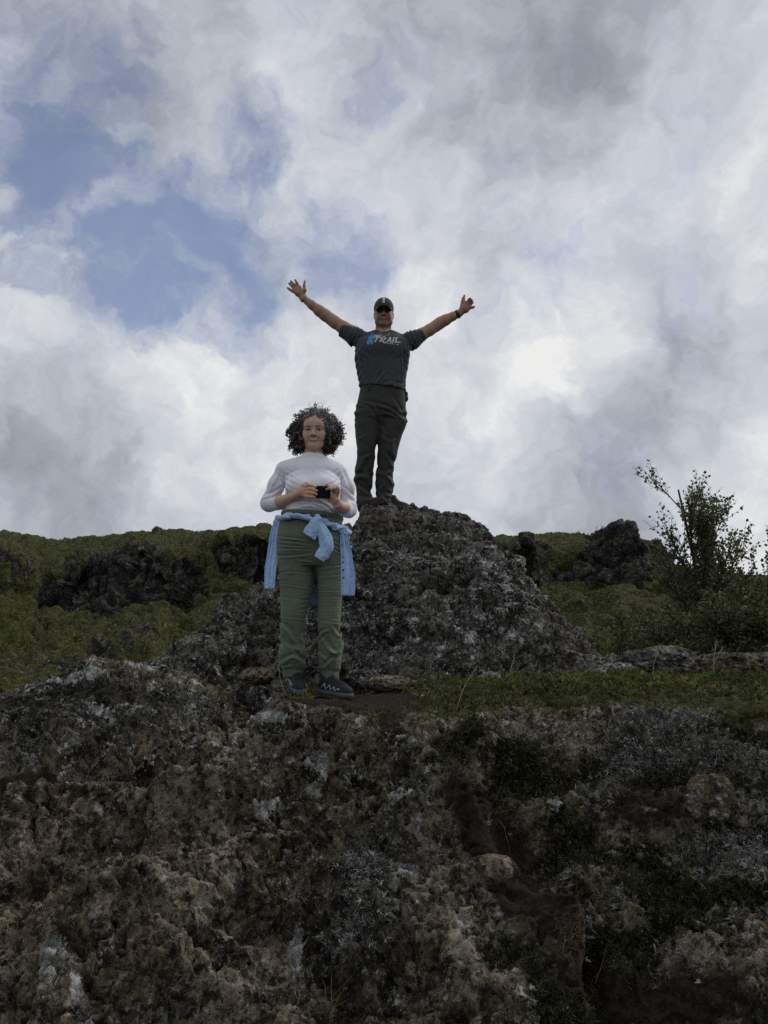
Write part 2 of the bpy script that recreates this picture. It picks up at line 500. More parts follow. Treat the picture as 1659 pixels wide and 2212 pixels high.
# cloud brightness
br = None
for b_ in [(180, 720, 30, 330, .15), (330, 760, 10, 160, .10), (1240, 760, 20, 200, .26), (1160, 930, 20, 170, .18), (1620, 350, 40, 380, .22), (1000, 430, 30, 300, .08), (640, 230, 10, 120, .10),
           (1640, 760, 30, 240, .18), (950, 650, 20, 150, .14), (1050, 850, 30, 220, .14), (1590, 1080, 30, 240, .20),
           (1480, 850, 20, 190, -.18), (1300, 1040, 30, 280, -.22), (1500, 640, 20, 160, -.12), (1560, 620, 30, 240, -.10), (130, 990, 30, 250, -.20), (560, 900, 40, 300, .16), (900, 1000, 60, 300, .12), (480, 1050, 40, 200, .06), (1050, 60, 60, 420, -.20), (300, 60, 60, 350, -.13),
           (1130, 310, 10, 130, -.10), (1400, 600, 20, 220, -.08), (60, 1120, 40, 300, -.10), (1350, 100, 40, 300, -.14), (1560, 230, 20, 160, -.06), (700, 900, 20, 240, .08)]:
    br = blob(*b_, prev=br)
c1 = noise(nt, (wd, 0), 5.5, 10, 0.60); c2 = noise(nt, (wd, 0), 16.0, 9, 0.6)
s1 = mth(nt, 'MULTIPLY', (mth(nt, 'SUBTRACT', (c1, 'Fac'), 0.5), 0), 0.80)
s2 = mth(nt, 'MULTIPLY', (mth(nt, 'SUBTRACT', (c2, 'Fac'), 0.5), 0), 0.80)
tot = mth(nt, 'ADD', (mth(nt, 'ADD', br, (s1, 0)), 0), (s2, 0)); tot = mth(nt, 'ADD', (tot, 0), 0.57)
k = 1.0 / STR
cr = ramp(nt, [(0.0, (0.19, 0.205, 0.235)), (0.3, (0.30, 0.32, 0.36)), (0.55, (0.43, 0.455, 0.50)), (0.78, (0.54, 0.555, 0.585)), (1.0, (0.69, 0.69, 0.685))])
L(nt, tot, 0, cr, 0)
cs = mixc(nt, 1.0, (cr, 0), (k, k, k), 'MULTIPLY')
sk = mixc(nt, 1.0, (sky, 0), (.82, .82, .92), 'MULTIPLY')
fin = mixc(nt, (blue, 0), (cs, 2), (sk, 2))
L(nt, fin, 2, bg, 'Color')

sc.view_settings.view_transform = 'Standard'; sc.view_settings.look = 'None'
sc.view_settings.exposure = 0.3; sc.view_settings.gamma = 1.0; sc.view_settings.use_curve_mapping = False
sc.cycles.max_bounces = 6; sc.cycles.transparent_max_bounces = 6
sc.cycles.use_denoising = False
# ------------------------------------------------------------------ rock / ground materials
def rock_mat(name, cols, lichen=0.5, lich_scale=9.0, knob=22.0, bump=0.6, clast=0.0, cs=1.0, speck=0.0, dark=0.8):
    """cols: dark, mid, light rock colours. attributes m_moss, m_dirt, m_lich steer what grows where."""
    m, nt, b = newmat(name)
    geo = nd(nt, 'ShaderNodeNewGeometry'); pos = (geo, 'Position')
    a = noise(nt, pos, 2.6, 6, 0.62); a2 = noise(nt, pos, 13, 8, 0.68); a3 = noise(nt, pos, 75, 6, 0.7)
    mixv = mth(nt, 'ADD', (mth(nt, 'MULTIPLY', (a, 'Fac'), 0.42), 0), (mth(nt, 'MULTIPLY', (a2, 'Fac'), 0.42), 0))
    mixv = mth(nt, 'ADD', (mixv, 0), (mth(nt, 'MULTIPLY', (a3, 'Fac'), 0.30), 0))
    base = ramp(nt, [(0.46, cols[0]), (0.555, cols[1]), (0.64, cols[2])]); L(nt, mixv, 0, base, 0)
    # rusty / ochre zones
    o = noise(nt, pos, 3.7, 5, 0.6); om = ramp(nt, [(0.5, g3(0)), (0.66, g3(1))]); L(nt, o, 'Color', om, 0)
    och = mixc(nt, (mth(nt, 'MULTIPLY', (om, 0), 0.55), 0), (base, 0), cols[3])
    if clast:   # fragments of different greys baked together
        cd_ = noise(nt, pos, 40 * cs, 4, 0.6); ad = nd(nt, 'ShaderNodeVectorMath', operation='MULTIPLY_ADD'); L(nt, cd_, 'Color', ad, 0); ad.inputs[1].default_value = (.030 / cs, .030 / cs, .030 / cs); L(nt, geo, 'Position', ad, 2)
        vc = nd(nt, 'ShaderNodeTexVoronoi', feature='F1'); vc.inputs['Scale'].default_value = 24 * cs; L(nt, ad, 0, vc, 'Vector')
        vd = nd(nt, 'ShaderNodeTexVoronoi', feature='F1'); vd.inputs['Scale'].default_value = 52 * cs; L(nt, ad, 0, vd, 'Vector')
        sc1 = nd(nt, 'ShaderNodeSeparateColor'); L(nt, vc, 'Color', sc1, 0); sc2 = nd(nt, 'ShaderNodeSeparateColor'); L(nt, vd, 'Color', sc2, 0)
        cm = mth(nt, 'ADD', (mth(nt, 'MULTIPLY', (sc1, 0), 0.55), 0), (mth(nt, 'MULTIPLY', (sc2, 1), 0.45), 0))
        crp = ramp(nt, [(0.30, (.009, .008, .007)), (0.50, (.050, .044, .037)), (0.68, (.17, .155, .132)), (0.85, (.38, .36, .32))]); L(nt, cm, 0, crp, 0)
        och = mixc(nt, clast, (och, 2), (crp, 0))
    tm = nd(nt, 'ShaderNodeAttribute', attribute_name='m_tan'); tn = noise(nt, pos, 17, 8, 0.7)
    tf = mth(nt, 'ADD', (tm, 'Fac'), (mth(nt, 'MULTIPLY', (mth(nt, 'SUBTRACT', (tn, 'Fac'), 0.5), 0), 2.2), 0))
    tr_ = nd(nt, 'ShaderNodeMapRange', interpolation_type='SMOOTHSTEP'); L(nt, tf, 0, tr_, 'Value')
    tr_.inputs['From Min'].default_value = 0.35; tr_.inputs['From Max'].default_value = 0.75; tr_.inputs['To Max'].default_value = 0.75
    tcol = ramp(nt, [(0.38, (.07, .055, .036)), (0.5, (.20, .165, .112)), (0.64, (.36, .31, .225))]); L(nt, a2, 'Fac', tcol, 0)
    och = mixc(nt, (tr_, 0), (och, 2), (tcol, 0))
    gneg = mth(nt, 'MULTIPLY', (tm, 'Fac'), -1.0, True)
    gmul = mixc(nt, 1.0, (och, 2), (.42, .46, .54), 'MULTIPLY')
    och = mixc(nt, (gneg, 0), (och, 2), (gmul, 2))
    # black crusts
    bk = noise(nt, pos, 30, 7, 0.72); bm = ramp(nt, [(0.51, g3(0)), (0.57, g3(1))]); L(nt, bk, 'Fac', bm, 0)
    c1 = mixc(nt, (mth(nt, 'MULTIPLY', (bm, 0), 0.80), 0), (och, 2), (0.012, 0.010, 0.008))
    bk2 = noise(nt, pos, 8.5, 9, 0.72, 0.2); bm2 = ramp(nt, [(0.535, g3(0)), (0.575, g3(1))]); L(nt, bk2, 'Fac', bm2, 0)
    c1 = mixc(nt, (mth(nt, 'MULTIPLY', (bm2, 0), dark), 0), (c1, 2), (0.009, 0.008, 0.006))
    # lichen: pale crusts with ragged outline
    lm = nd(nt, 'ShaderNodeAttribute', attribute_name='m_lich')
    l1 = noise(nt, pos, lich_scale, 9, 0.72, 0.3); l2 = noise(nt, pos, lich_scale * 5.5, 6, 0.7)
    ls = mth(nt, 'ADD', (mth(nt, 'MULTIPLY', (l1, 'Fac'), 0.75), 0), (mth(nt, 'MULTIPLY', (l2, 'Fac'), 0.42), 0))
    ls = mth(nt, 'ADD', (ls, 0), (lm, 'Fac'))
    th = 0.78 - 0.2 * lichen
    lf = ramp(nt, [(0, g3(0)), (1, g3(1))]); 
    lr = nd(nt, 'ShaderNodeMapRange', interpolation_type='SMOOTHSTEP'); L(nt, ls, 0, lr, 'Value')
    lr.inputs['From Min'].default_value = th; lr.inputs['From Max'].default_value = th + 0.04
    lcn = noise(nt, pos, 24, 5, 0.7)
    lcol = ramp(nt, [(0.36, (0.24, 0.235, 0.21)), (0.5, (0.44, 0.44, 0.42)), (0.62, (0.85, 0.85, 0.83))]); L(nt, lcn, 'Fac', lcol, 0)
    c2 = mixc(nt, (mth(nt, 'MULTIPLY', (lr, 0), 0.85), 0), (c1, 2), (lcol, 0))
    if speck:   # fine crustose lichen: small pale spots, thinning out in places
        s1_ = noise(nt, pos, 46, 5, 0.62, 0.4); s2_ = noise(nt, pos, 4.2, 4, 0.6); s3_ = noise(nt, pos, 19, 5, 0.65)
        sv = mth(nt, 'ADD', (s1_, 'Fac'), (mth(nt, 'MULTIPLY', (mth(nt, 'SUBTRACT', (s2_, 'Fac'), 0.5), 0), 0.55), 0))
        sv = mth(nt, 'ADD', (sv, 0), (mth(nt, 'MULTIPLY', (mth(nt, 'SUBTRACT', (s3_, 'Fac'), 0.5), 0), 0.45), 0))
        sr_ = nd(nt, 'ShaderNodeMapRange', interpolation_type='SMOOTHSTEP'); L(nt, sv, 0, sr_, 'Value')
        sr_.inputs['From Min'].default_value = 0.60; sr_.inputs['From Max'].default_value = 0.655; sr_.inputs['To Max'].default_value = speck
        scl = ramp(nt, [(0.4, (.20, .195, .175)), (0.6, (.52, .515, .49))]); L(nt, a3, 'Fac', scl, 0)
        c2 = mixc(nt, (sr_, 0), (c2, 2), (scl, 0))
    # soil
    dm = nd(nt, 'ShaderNodeAttribute', attribute_name='m_dirt')
    dn = noise(nt, pos, 40, 6, 0.7)
    dcol = ramp(nt, [(0.3, (0.012, 0.009, 0.007)), (0.55, (0.035, 0.026, 0.020)), (0.75, (0.07, 0.055, 0.042))]); L(nt, dn, 'Fac', dcol, 0)
    df = mth(nt, 'ADD', (dm, 'Fac'), (mth(nt, 'MULTIPLY', (mth(nt, 'SUBTRACT', (a2, 'Fac'), 0.5), 0), 1.2), 0))
    dr = nd(nt, 'ShaderNodeMapRange', interpolation_type='SMOOTHSTEP'); L(nt, df, 0, dr, 'Value')
    dr.inputs['From Min'].default_value = 0.38; dr.inputs['From Max'].default_value = 0.62
    c3 = mixc(nt, (dr, 0), (c2, 2), (dcol, 0))
    # moss
    mm = nd(nt, 'ShaderNodeAttribute', attribute_name='m_moss')
    mn = noise(nt, pos, 6, 8, 0.7)
    mcol_n = noise(nt, pos, 18, 7, 0.7)
    mcol = ramp(nt, [(0.3, (0.014, 0.016, 0.007)), (0.46, (0.05, 0.054, 0.018)), (0.60, (0.115, 0.115, 0.036)), (0.76, (0.22, 0.21, 0.09))]); L(nt, mcol_n, 'Fac', mcol, 0)
    mf = mth(nt, 'ADD', (mm, 'Fac'), (mth(nt, 'MULTIPLY', (mth(nt, 'SUBTRACT', (mn, 'Fac'), 0.5), 0), 1.1), 0))
    mr = nd(nt, 'ShaderNodeMapRange', interpolation_type='SMOOTHSTEP'); L(nt, mf, 0, mr, 'Value')
    mr.inputs['From Min'].default_value = 0.4; mr.inputs['From Max'].default_value = 0.6
    c4 = mixc(nt, (mr, 0), (c3, 2), (mcol, 0))
    L(nt, c4, 2, b, 'Base Color')
    b.inputs['Roughness'].default_value = 0.92; b.inputs['Specular IOR Level'].default_value = 0.15
    # relief finer than the mesh
    v = nd(nt, 'ShaderNodeTexVoronoi', feature='F1'); v.inputs['Scale'].default_value = knob * 3; L(nt, geo, 'Position', v, 'Vector')
    v2 = nd(nt, 'ShaderNodeTexVoronoi', feature='F1'); v2.inputs['Scale'].default_value = knob * 8; L(nt, geo, 'Position', v2, 'Vector')
    hb = mth(nt, 'ADD', (mth(nt, 'MULTIPLY', (v, 'Distance'), -0.5), 0), (mth(nt, 'MULTIPLY', (v2, 'Distance'), -0.22), 0))
    hn = noise(nt, pos, knob * 5, 8, 0.75)
    hb = mth(nt, 'ADD', (hb, 0), (mth(nt, 'MULTIPLY', (hn, 'Fac'), 1.1), 0))
    hb = mth(nt, 'ADD', (hb, 0), (mth(nt, 'MULTIPLY', (lr, 0), 0.12), 0))
    bp = nd(nt, 'ShaderNodeBump'); bp.inputs['Strength'].default_value = bump; bp.inputs['Distance'].default_value = 0.35 / knob
    L(nt, hb, 0, bp, 'Height'); L(nt, bp, 'Normal', b, 'Normal')
    return m

M_SLAB = rock_mat('brown lava rock', [(0.013, 0.0105, 0.0075), (0.145, 0.115, 0.074), (0.44, 0.375, 0.27), (0.27, 0.19, 0.105)], 0.72, 9.0, 26, 1.0, .18, speck=.45)
M_OUT = rock_mat('grey lava rock', [(0.010, 0.009, 0.008), (0.082, 0.074, 0.062), (0.28, 0.26, 0.225), (0.09, 0.075, 0.055)], 0.66, 10.0, 22, 0.9, .35, speck=.8)
M_HILL = rock_mat('hill rock and moss', [(0.012, 0.011, 0.010), (0.035, 0.032, 0.030), (0.085, 0.08, 0.075), (0.05, 0.042, 0.033)], 0.30, 2.2, 9, 1.0, .40, .25, dark=.5)

# ------------------------------------------------------------------ ground heightfield (thin plate spline through surveyed points)
CT = []
def g(px, py, Y): CT.append(at(px, py, Y))
for a in [(560, 1500, 4.35), (600, 1496, 4.42), (640, 1497, 4.4), (690, 1507, 4.42), (760, 1509, 4.45), (840, 1500, 4.6), (900, 1495, 4.7), (720, 1530, 3.7), (800, 1536, 3.7), (640, 1520, 3.7),
          (0, 1735, 2.75), (150, 1685, 2.85), (300, 1640, 2.95), (430, 1590, 3.05), (560, 1550, 3.1), (650, 1534, 3.12), (760, 1548, 3.1), (870, 1600, 2.97), (960, 1632, 2.92), (1040, 1655, 2.87),
          (930, 1560, 3.35), (1000, 1550, 3.4), (1150, 1560, 3.3), (1350, 1560, 3.25), (1500, 1560, 3.2), (1659, 1572, 3.1),
          (1000, 1496, 4.4), (1150, 1484, 4.5), (1300, 1478, 4.5), (1500, 1478, 4.45), (1659, 1482, 4.4), (1900, 1490, 4.4),
          (1150, 1750, 2.72), (1400, 1750, 2.70), (1650, 1750, 2.65), (1900, 1760, 2.6), (1100, 1950, 2.42), (1350, 1950, 2.45), (1650, 1950, 2.38), (1100, 2212, 2.15), (1350, 2212, 2.15), (1659, 2212, 2.1),
          (100, 1850, 2.55), (300, 1800, 2.68), (500, 1745, 2.78), (700, 1730, 2.82), (850, 1740, 2.78), (950, 1780, 2.70), (100, 2050, 2.24), (300, 1985, 2.34), (480, 1960, 2.45), (700, 1950, 2.5), (900, 1960, 2.45),
          (0, 2212, 2.0), (200, 2150, 2.08), (350, 2080, 2.2), (520, 2080, 2.32), (600, 2212, 2.16), (900, 2212, 2.2), (150, 2212, 2.0),
          (60, 1650, 3.25), (160, 1645, 3.3), (250, 1600, 3.45), (400, 1562, 3.55), (500, 1535, 3.6),
          (0, 1560, 3.7), (200, 1520, 3.85), (400, 1500, 3.95), (0, 1482, 4.1), (120, 1456, 4.15), (230, 1434, 4.2), (330, 1430, 4.3), (450, 1450, 4.4), (-300, 1500, 4.1)]:
    g(*a)
for a in [(-3, .3, -1.55), (0, .3, -1.55), (3, .3, -1.55), (-3, 1.3, -1.5), (0, 1.3, -1.5), (3, 1.3, -1.5), (-.7, 1.3, -1.5), (.7, 1.3, -1.5),
          (-4, 2.3, -.95), (4, 2.3, -.9), (-4, 3.2, -.4), (4, 3.2, -.2), (-4, 4.2, -.05), (4, 4.3, -.1), (-5, 6, -.35), (-2, 5.6, -.4), (-1, 5.5, -.35), (0, 5.4, -.2), (1, 5.4, -.2),
          (2, 5.6, -.3), (3, 6, -.35), (5, 6, -.35), (-5, 9, -.35), (-2, 9, -.35), (0, 9, -.35), (2, 9, -.35), (5, 9, -.35), (-3.2, 3.2, -.5)]:
    CT.append(np.array(a, float))
CT = np.array(CT)
def _U(r2): return r2 * np.log(r2 + 1e-9)
def tps_fit(C, lam=2e-3):
    n = len(C); d2 = ((C[:, None, :2] - C[None, :, :2]) ** 2).sum(-1)
    K = _U(d2) + lam * np.eye(n); Pm = np.concatenate([np.ones((n, 1)), C[:, :2]], 1)
    A = np.zeros((n + 3, n + 3)); A[:n, :n] = K; A[:n, n:] = Pm; A[n:, :n] = Pm.T
    return np.linalg.solve(A, np.concatenate([C[:, 2], np.zeros(3)]))
TW = tps_fit(CT)
def ground_z(x, y):
    x = np.asarray(x, float); y = np.asarray(y, float); sh = x.shape; x = x.ravel(); y = y.ravel()
    out = TW[-3] + TW[-2] * x + TW[-1] * y
    for i in range(0, len(x), 40000):
        s = slice(i, i + 40000)
        d2 = (x[s, None] - CT[None, :, 0]) ** 2 + (y[s, None] - CT[None, :, 1]) ** 2
        out[s] += _U(d2) @ TW[:-3]
    return out.reshape(sh)

def spacing(segs):
    out = []
    for a, b, st in segs: out.append(np.arange(a, b, st))
    return np.concatenate(out)
def gauss(px, py, cx, cy, rx, ry): return np.exp(-(((px - cx) / rx) ** 2 + ((py - cy) / ry) ** 2))
def blobs(px, py, lst):
    s = np.zeros_like(px)
    for cx, cy, rx, ry, a in lst: s += a * gauss(px, py, cx, cy, rx, ry)
    return s

gx = spacing([(-6, -1.75, .035), (-1.75, 1.75, .0056), (1.75, 6, .035)])
gy = spacing([(0.1, 1.85, .04), (1.85, 3.25, .0050), (3.25, 4.7, .010), (4.7, 10.5, .06)])
X, Y = np.meshgrid(gx, gy)
P0 = np.stack([X, Y, ground_z(X, Y)], -1)
gpx, gpy = proj(P0)
N0 = grid_normals(P0)
path = np.clip(blobs(gpx, gpy, [(720, 1512, 140, 26, 1.0), (850, 1520, 110, 25, .8), (790, 1550, 90, 16, .5)]), 0, 1)
path = np.maximum(path, np.clip(blobs(gpx, gpy, [(630, 1497, 60, 14, .9), (725, 1508, 70, 14, .9)]), 0, 1))
gully = np.clip(blobs(gpx, gpy, [(1060, 1790, 60, 70, .9), (1120, 1860, 70, 90, 1.0), (1010, 1700, 60, 60, .7), (1180, 1960, 80, 80, .5), (90, 1650, 130, 40, 1.15), (560, 1990, 90, 60, .35), (1380, 1700, 200, 60, .4), (1400, 2130, 260, 70, .5),
                              (870, 1590, 40, 30, .5), (640, 1640, 60, 20, .3)]), 0, 1)
turf = np.clip(blobs(gpx, gpy, [(1250, 1500, 300, 36, 1.2), (1560, 1510, 200, 60, 1.0), (980, 1535, 70, 30, .8)]), 0, 1) * (gpx > 860)
right = sstep(900, 1100, gpx - 0.25 * (gpy - 1900)) * sstep(1540, 1600, gpy)
wgt = (1 - 0.93 * path) * (1 - 0.72 * gully) * (1 - 0.7 * turf)
p = P0.reshape(-1, 3)
big = fbm(p * 3.2, 3, .5, 3).reshape(X.shape)
pw = warp(p, 6, .05, 20); pw2 = warp(p, 16, .022, 24)
fa, ca = facets(pw * 3.4, 5, .9); fb, cb = facets(pw * 8.0, 6, 1.0); fc, cc_ = facets(pw2 * 19, 7, 1.0); fd, cd2 = facets(pw2 * 40, 8, 1.0)
fa, fb, fc, fd, ca, cb, cc_, cd2 = (q.reshape(X.shape) for q in (fa, fb, fc, fd, ca, cb, cc_, cd2))
crack = sstep(.10, .0, ca) * .030 + sstep(.10, 0, cb) * .014
mid = fbm(p * 10, 5, .62, 9, True).reshape(X.shape)
w1 = worley(p * 21 + .5 * np.stack([fbm(p * 30, 2, .5, 30 + i) for i in range(3)], -1), 11); w2 = worley(p * 43, 12)
fine = fbm(p * 55, 3, .65, 40).reshape(X.shape)
pit1 = (sstep(.42, .12, w1[0]) * (w1[2] > .55)).reshape(X.shape)
pit2 = (sstep(.42, .1, w2[0]) * (w2[2] > .5)).reshape(X.shape)
pitz = np.clip(.5 + 1.3 * fbm(p * 4.1, 2, .5, 77).reshape(X.shape), 0, 1.2)
knob = (.5 - w1[0]).reshape(X.shape)
soft = 1 - .45 * right
disp = wgt * (0.060 * big + soft * (.026 * fa + .022 * fb) + .016 * fc + .008 * fd - .7 * crack * soft + 0.026 * mid * soft - 0.065 * pit1 * pitz - 0.028 * pit2 * pitz + 0.008 * fine)
lumps = blobs(gpx, gpy, [(250, 1950, 120, 70, .08), (330, 2120, 130, 55, .09), (110, 2110, 60, 110, .06), (540, 1985, 110, 38, -.11), (620, 2060, 80, 60, -.05), (470, 1715, 230, 34, .06), (250, 1830, 90, 60, -.06),
    (1190, 2010, 80, 80, .08), (1280, 2060, 35, 90, -.09), (1035, 1885, 60, 30, .05), (950, 1600, 60, 26, -.06), (1300, 1650, 260, 34, -.05), (820, 1930, 90, 70, .05), (760, 1800, 60, 40, -.05), (900, 2060, 110, 60, .05), (720, 2140, 40, 90, -.06),
    (130, 1650, 190, 40, -.20), (420, 1578, 140, 18, -.07), (1090, 1800, 50, 90, -.07), (1160, 1900, 60, 60, -.05), (330, 1655, 150, 26, .05), (640, 1560, 110, 22, .05), (1540, 1720, 60, 50, .06), (1600, 1980, 90, 110, .06), (1440, 1850, 80, 60, -.06), (700, 1650, 120, 40, -.03), (560, 1830, 80, 50, .04), (420, 2200, 80, 40, -.06), (-20, 1470, 130, 50, -.10), (450, 1478, 110, 55, -.11), (330, 1460, 80, 40, -.03), (560, 1480, 60, 24, -.05), (120, 1470, 90, 40, -.03), (1200, 1800, 110, 110, -.05), (1370, 1740, 190, 90, -.05), (910, 1625, 60, 36, .04), (1010, 1740, 50, 80, .05), (780, 2030, 90, 60, .04), (560, 1600, 160, 24, .04), (200, 1700, 160, 24, .04)])
def shelf(line, D, w0, w1):
    """broken edge along a traced crest: the rock behind it drops away, the lip itself stands proud"""
    l = np.array(line, float); wob = 9 * fbm(np.stack([gpx * .02, gpy * .02, 0 * gpx], -1), 3, .6, 90)
    t = np.interp(gpx, l[:, 0], l[:, 1]) + wob - gpy
    inx = sstep(l[0, 0] - 30, l[0, 0] + 20, gpx) * sstep(l[-1, 0] + 30, l[-1, 0] - 20, gpx)
    return inx * (-D * sstep(0, 9, t) * sstep(w1, w0, t) + .30 * D * sstep(-40, -4, t) * sstep(4, 0, t))
disp += shelf([(-300, 1850), (0, 1738), (150, 1688), (300, 1643), (430, 1594), (560, 1553)], .19, 40, 110)
disp += shelf([(560, 1552), (640, 1536), (700, 1538), (770, 1552), (870, 1602)], .05, 8, 30)
disp += shelf([(40, 1915), (150, 1822), (270, 1724), (400, 1702), (560, 1710), (720, 1740)], .075, 25, 80)
disp += shelf([(60, 1975), (140, 1905), (240, 1900), (290, 1950), (340, 2010)], .07, 20, 70)
disp += shelf([(190, 2100), (250, 2050), (340, 2015), (410, 2075), (450, 2130)], .07, 20, 60)
disp += shelf([(560, 1880), (700, 1850), (820, 1860), (920, 1900)], .05, 20, 60)
disp += shelf([(480, 2120), (600, 2060), (760, 2050), (900, 2090)], .05, 20, 60)
_r = np.array([(1560, 855), (1600, 880), (1650, 965), (1720, 1015), (1800, 1062), (1900, 1115), (1955, 1180), (1990, 1250), (2100, 1262), (2300, 1275)], float)
dx = gpx - np.interp(gpy, _r[:, 0], _r[:, 1]) - 10 * fbm(np.stack([gpx * .02, gpy * .02, 0 * gpx + 4], -1), 3, .6, 91)
inr = sstep(1585, 1630, gpy)
disp += inr * (-.12 * sstep(0, 22, dx) * (.45 + .55 * sstep(320, 90, dx)) + .035 * sstep(-60, -5, dx) * sstep(5, 0, dx))
disp += lumps + wgt * .03 * big
disp += (1 - wgt) * (0.006 * fine + .008 * mid)
# overhanging lips: push along a normal that leans towards the valley
Nn = N0 + np.array([0, -0.25, 0.0]); Nn /= np.linalg.norm(Nn, axis=-1, keepdims=True)
PG = P0 + Nn * disp[..., None]
NG = grid_normals(PG)
gpx, gpy = proj(PG)
lich = blobs(gpx, gpy, [(585, 1548, 26, 9, .5), (300, 1432, 24, 12, .16), (150, 1462, 40, 16, .10), (200, 1450, 24, 18, .16), (690, 1645, 18, 18, .25), (870, 1885, 25, 20, .2), (640, 2060, 16, 60, .22), (1000, 1990, 40, 50, .15), (110, 2060, 40, 60, .15), (165, 2130, 12, 30, .3),
                        (1200, 1735, 12, 12, .35), (1540, 1720, 30, 40, .22), (500, 1890, 25, 20, .15), (570, 1745, 20, 20, .14), (1100, 2130, 120, 80, .10), (1600, 2000, 40, 60, .15), (345, 1435, 24, 10, .14)]) - .05 * right - .03 * (gpy > 1800)
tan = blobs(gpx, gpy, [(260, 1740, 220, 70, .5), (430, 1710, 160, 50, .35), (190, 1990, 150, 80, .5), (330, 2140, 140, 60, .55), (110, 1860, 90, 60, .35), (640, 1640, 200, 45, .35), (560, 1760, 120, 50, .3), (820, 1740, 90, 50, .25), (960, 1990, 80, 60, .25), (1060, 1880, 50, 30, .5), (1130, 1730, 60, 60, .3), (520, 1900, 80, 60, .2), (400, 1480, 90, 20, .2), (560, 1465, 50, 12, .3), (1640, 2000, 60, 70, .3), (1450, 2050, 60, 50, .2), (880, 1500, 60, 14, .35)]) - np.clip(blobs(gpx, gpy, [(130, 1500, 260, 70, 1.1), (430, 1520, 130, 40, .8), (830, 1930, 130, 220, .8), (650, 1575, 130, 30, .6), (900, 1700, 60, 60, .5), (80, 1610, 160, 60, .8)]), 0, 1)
moss = blobs(gpx, gpy, [(580, 1492, 60, 12, .75), (655, 1503, 45, 9, .7), (550, 1470, 60, 14, .35), (470, 1505, 60, 16, .2), (800, 1555, 40, 8, .35), (950, 1560, 50, 10, .4)])
moss = np.maximum(moss, turf * .9); moss = np.where(gpy < 1400, .7, moss)
moss = np.where(Y > 5.3, .75, moss) + .10 * right
dirt = np.clip(path + gully + .26 * right, 0, 1)
ground = mesh_obj('ground', PG.reshape(-1, 3), grid_faces(len(gx), len(gy)), M_SLAB, attrs={'m_lich': lich, 'm_moss': moss, 'm_dirt': dirt, 'm_tan': tan})
struct(ground)
print('ground', len(gx) * len(gy), time.time() - T0)

# ------------------------------------------------------------------ the outcrop the man stands on
SIL = np.array([(180, 1490, 4.85), (250, 1470, 4.9), (350, 1422, 5.0), (400, 1388, 5.1), (480, 1326, 5.3), (560, 1266, 5.5), (640, 1218, 5.7), (700, 1182, 5.8), (755, 1142, 5.95), (776, 1122, 6.0), (798, 1107, 6.05), (821, 1099, 6.08),
                (841, 1101, 6.1), (863, 1109, 6.1), (881, 1101, 6.1), (913, 1103, 6.1), (940, 1111, 6.1), (990, 1123, 6.05), (1040, 1145, 6.0), (1064, 1172, 5.95), (1098, 1202, 5.9), (1130, 1246, 5.85), (1160, 1272, 5.75), (1200, 1330, 5.65), (1260, 1394, 5.5), (1330, 1438, 5.3), (1420, 1478, 5.1), (1500, 1500, 5.0)], float)
SR = at(SIL[:, 0], SIL[:, 1] - 7, SIL[:, 2])
ZB, YB = -0.20, 4.78
def outcrop_z(x, y):
    xr = np.clip(x, SR[0, 0], SR[-1, 0])
    yr = np.interp(xr, SR[:, 0], SR[:, 1]); zr = np.interp(xr, SR[:, 0], SR[:, 2])
    t = (y - YB) / (yr - YB + 1e-6)
    tt = np.clip(t, -1, 1)
    f = 0.60 * tt + 0.40 * (1 - (1 - np.clip(tt, 0, 1)) ** 2) * (tt > 0)
    z = ZB + np.maximum(zr - ZB, .0) * f
    back = zr - 0.14 * np.maximum(y - yr, 0) - 1.0 * np.maximum(y - yr - .35, 0)
    z = np.where(t > 1, back, z)
    edge = np.maximum(SR[0, 0] - x, 0) + np.maximum(x - SR[-1, 0], 0)
    return z - edge * .8
ox = spacing([(-2.35, -1.9, .02), (-1.9, 1.9, .0085), (1.9, 2.5, .02)])
oy = spacing([(4.55, 6.3, .0075), (6.3, 7.9, .03)])
X, Y = np.meshgrid(ox, oy)
Z = outcrop_z(X, Y)
P0 = np.stack([X, Y, Z], -1)
N0 = grid_normals(P0)
# smooth the base normals so that the displacement does not tear
for _ in range(6):
    N0[1:-1, 1:-1] = (N0[:-2, 1:-1] + N0[2:, 1:-1] + N0[1:-1, :-2] + N0[1:-1, 2:] + N0[1:-1, 1:-1]) / 5
N0 /= np.linalg.norm(N0, axis=-1, keepdims=True)
p = P0.reshape(-1, 3)
big = fbm(p * 2.4, 3, .5, 103).reshape(X.shape)
pw = warp(p, 4, .07, 120); pw2 = warp(p, 14, .025, 124)
fa, ca = facets(pw * 2.2, 105, .9); fb, cb = facets(pw * 5.2, 106, 1.0); fc, cc_ = facets(pw2 * 12.5, 107, 1.0); fd, cd2 = facets(pw2 * 27, 108, 1.0)
fa, fb, fc, fd, ca, cb, cc_, cd2 = (q.reshape(X.shape) for q in (fa, fb, fc, fd, ca, cb, cc_, cd2))
crack = sstep(.10, .0, ca) * .045 + sstep(.12, 0, cb) * .022
mid = fbm(p * 8, 4, .6, 109, True).reshape(X.shape)
w1 = worley(p * 15 + .6 * np.stack([fbm(p * 22, 2, .5, 130 + i) for i in range(3)], -1), 111); w2 = worley(p * 31, 112)
fine = fbm(p * 45, 2, .6, 140).reshape(X.shape)
k1 = (np.sqrt(np.clip(.62 - w1[0], 0, 1)) * (0.3 + w1[2])).reshape(X.shape); k2 = (np.clip(.6 - w2[0], 0, 1) * (0.2 + w2[2])).reshape(X.shape)
opx, opy = proj(P0)
topw = 1 - .65 * np.clip(blobs(opx, opy, [(810, 1102, 70, 30, 1)]), 0, 1)
calm = .35 + .65 * sstep(1105, 1190, opy)
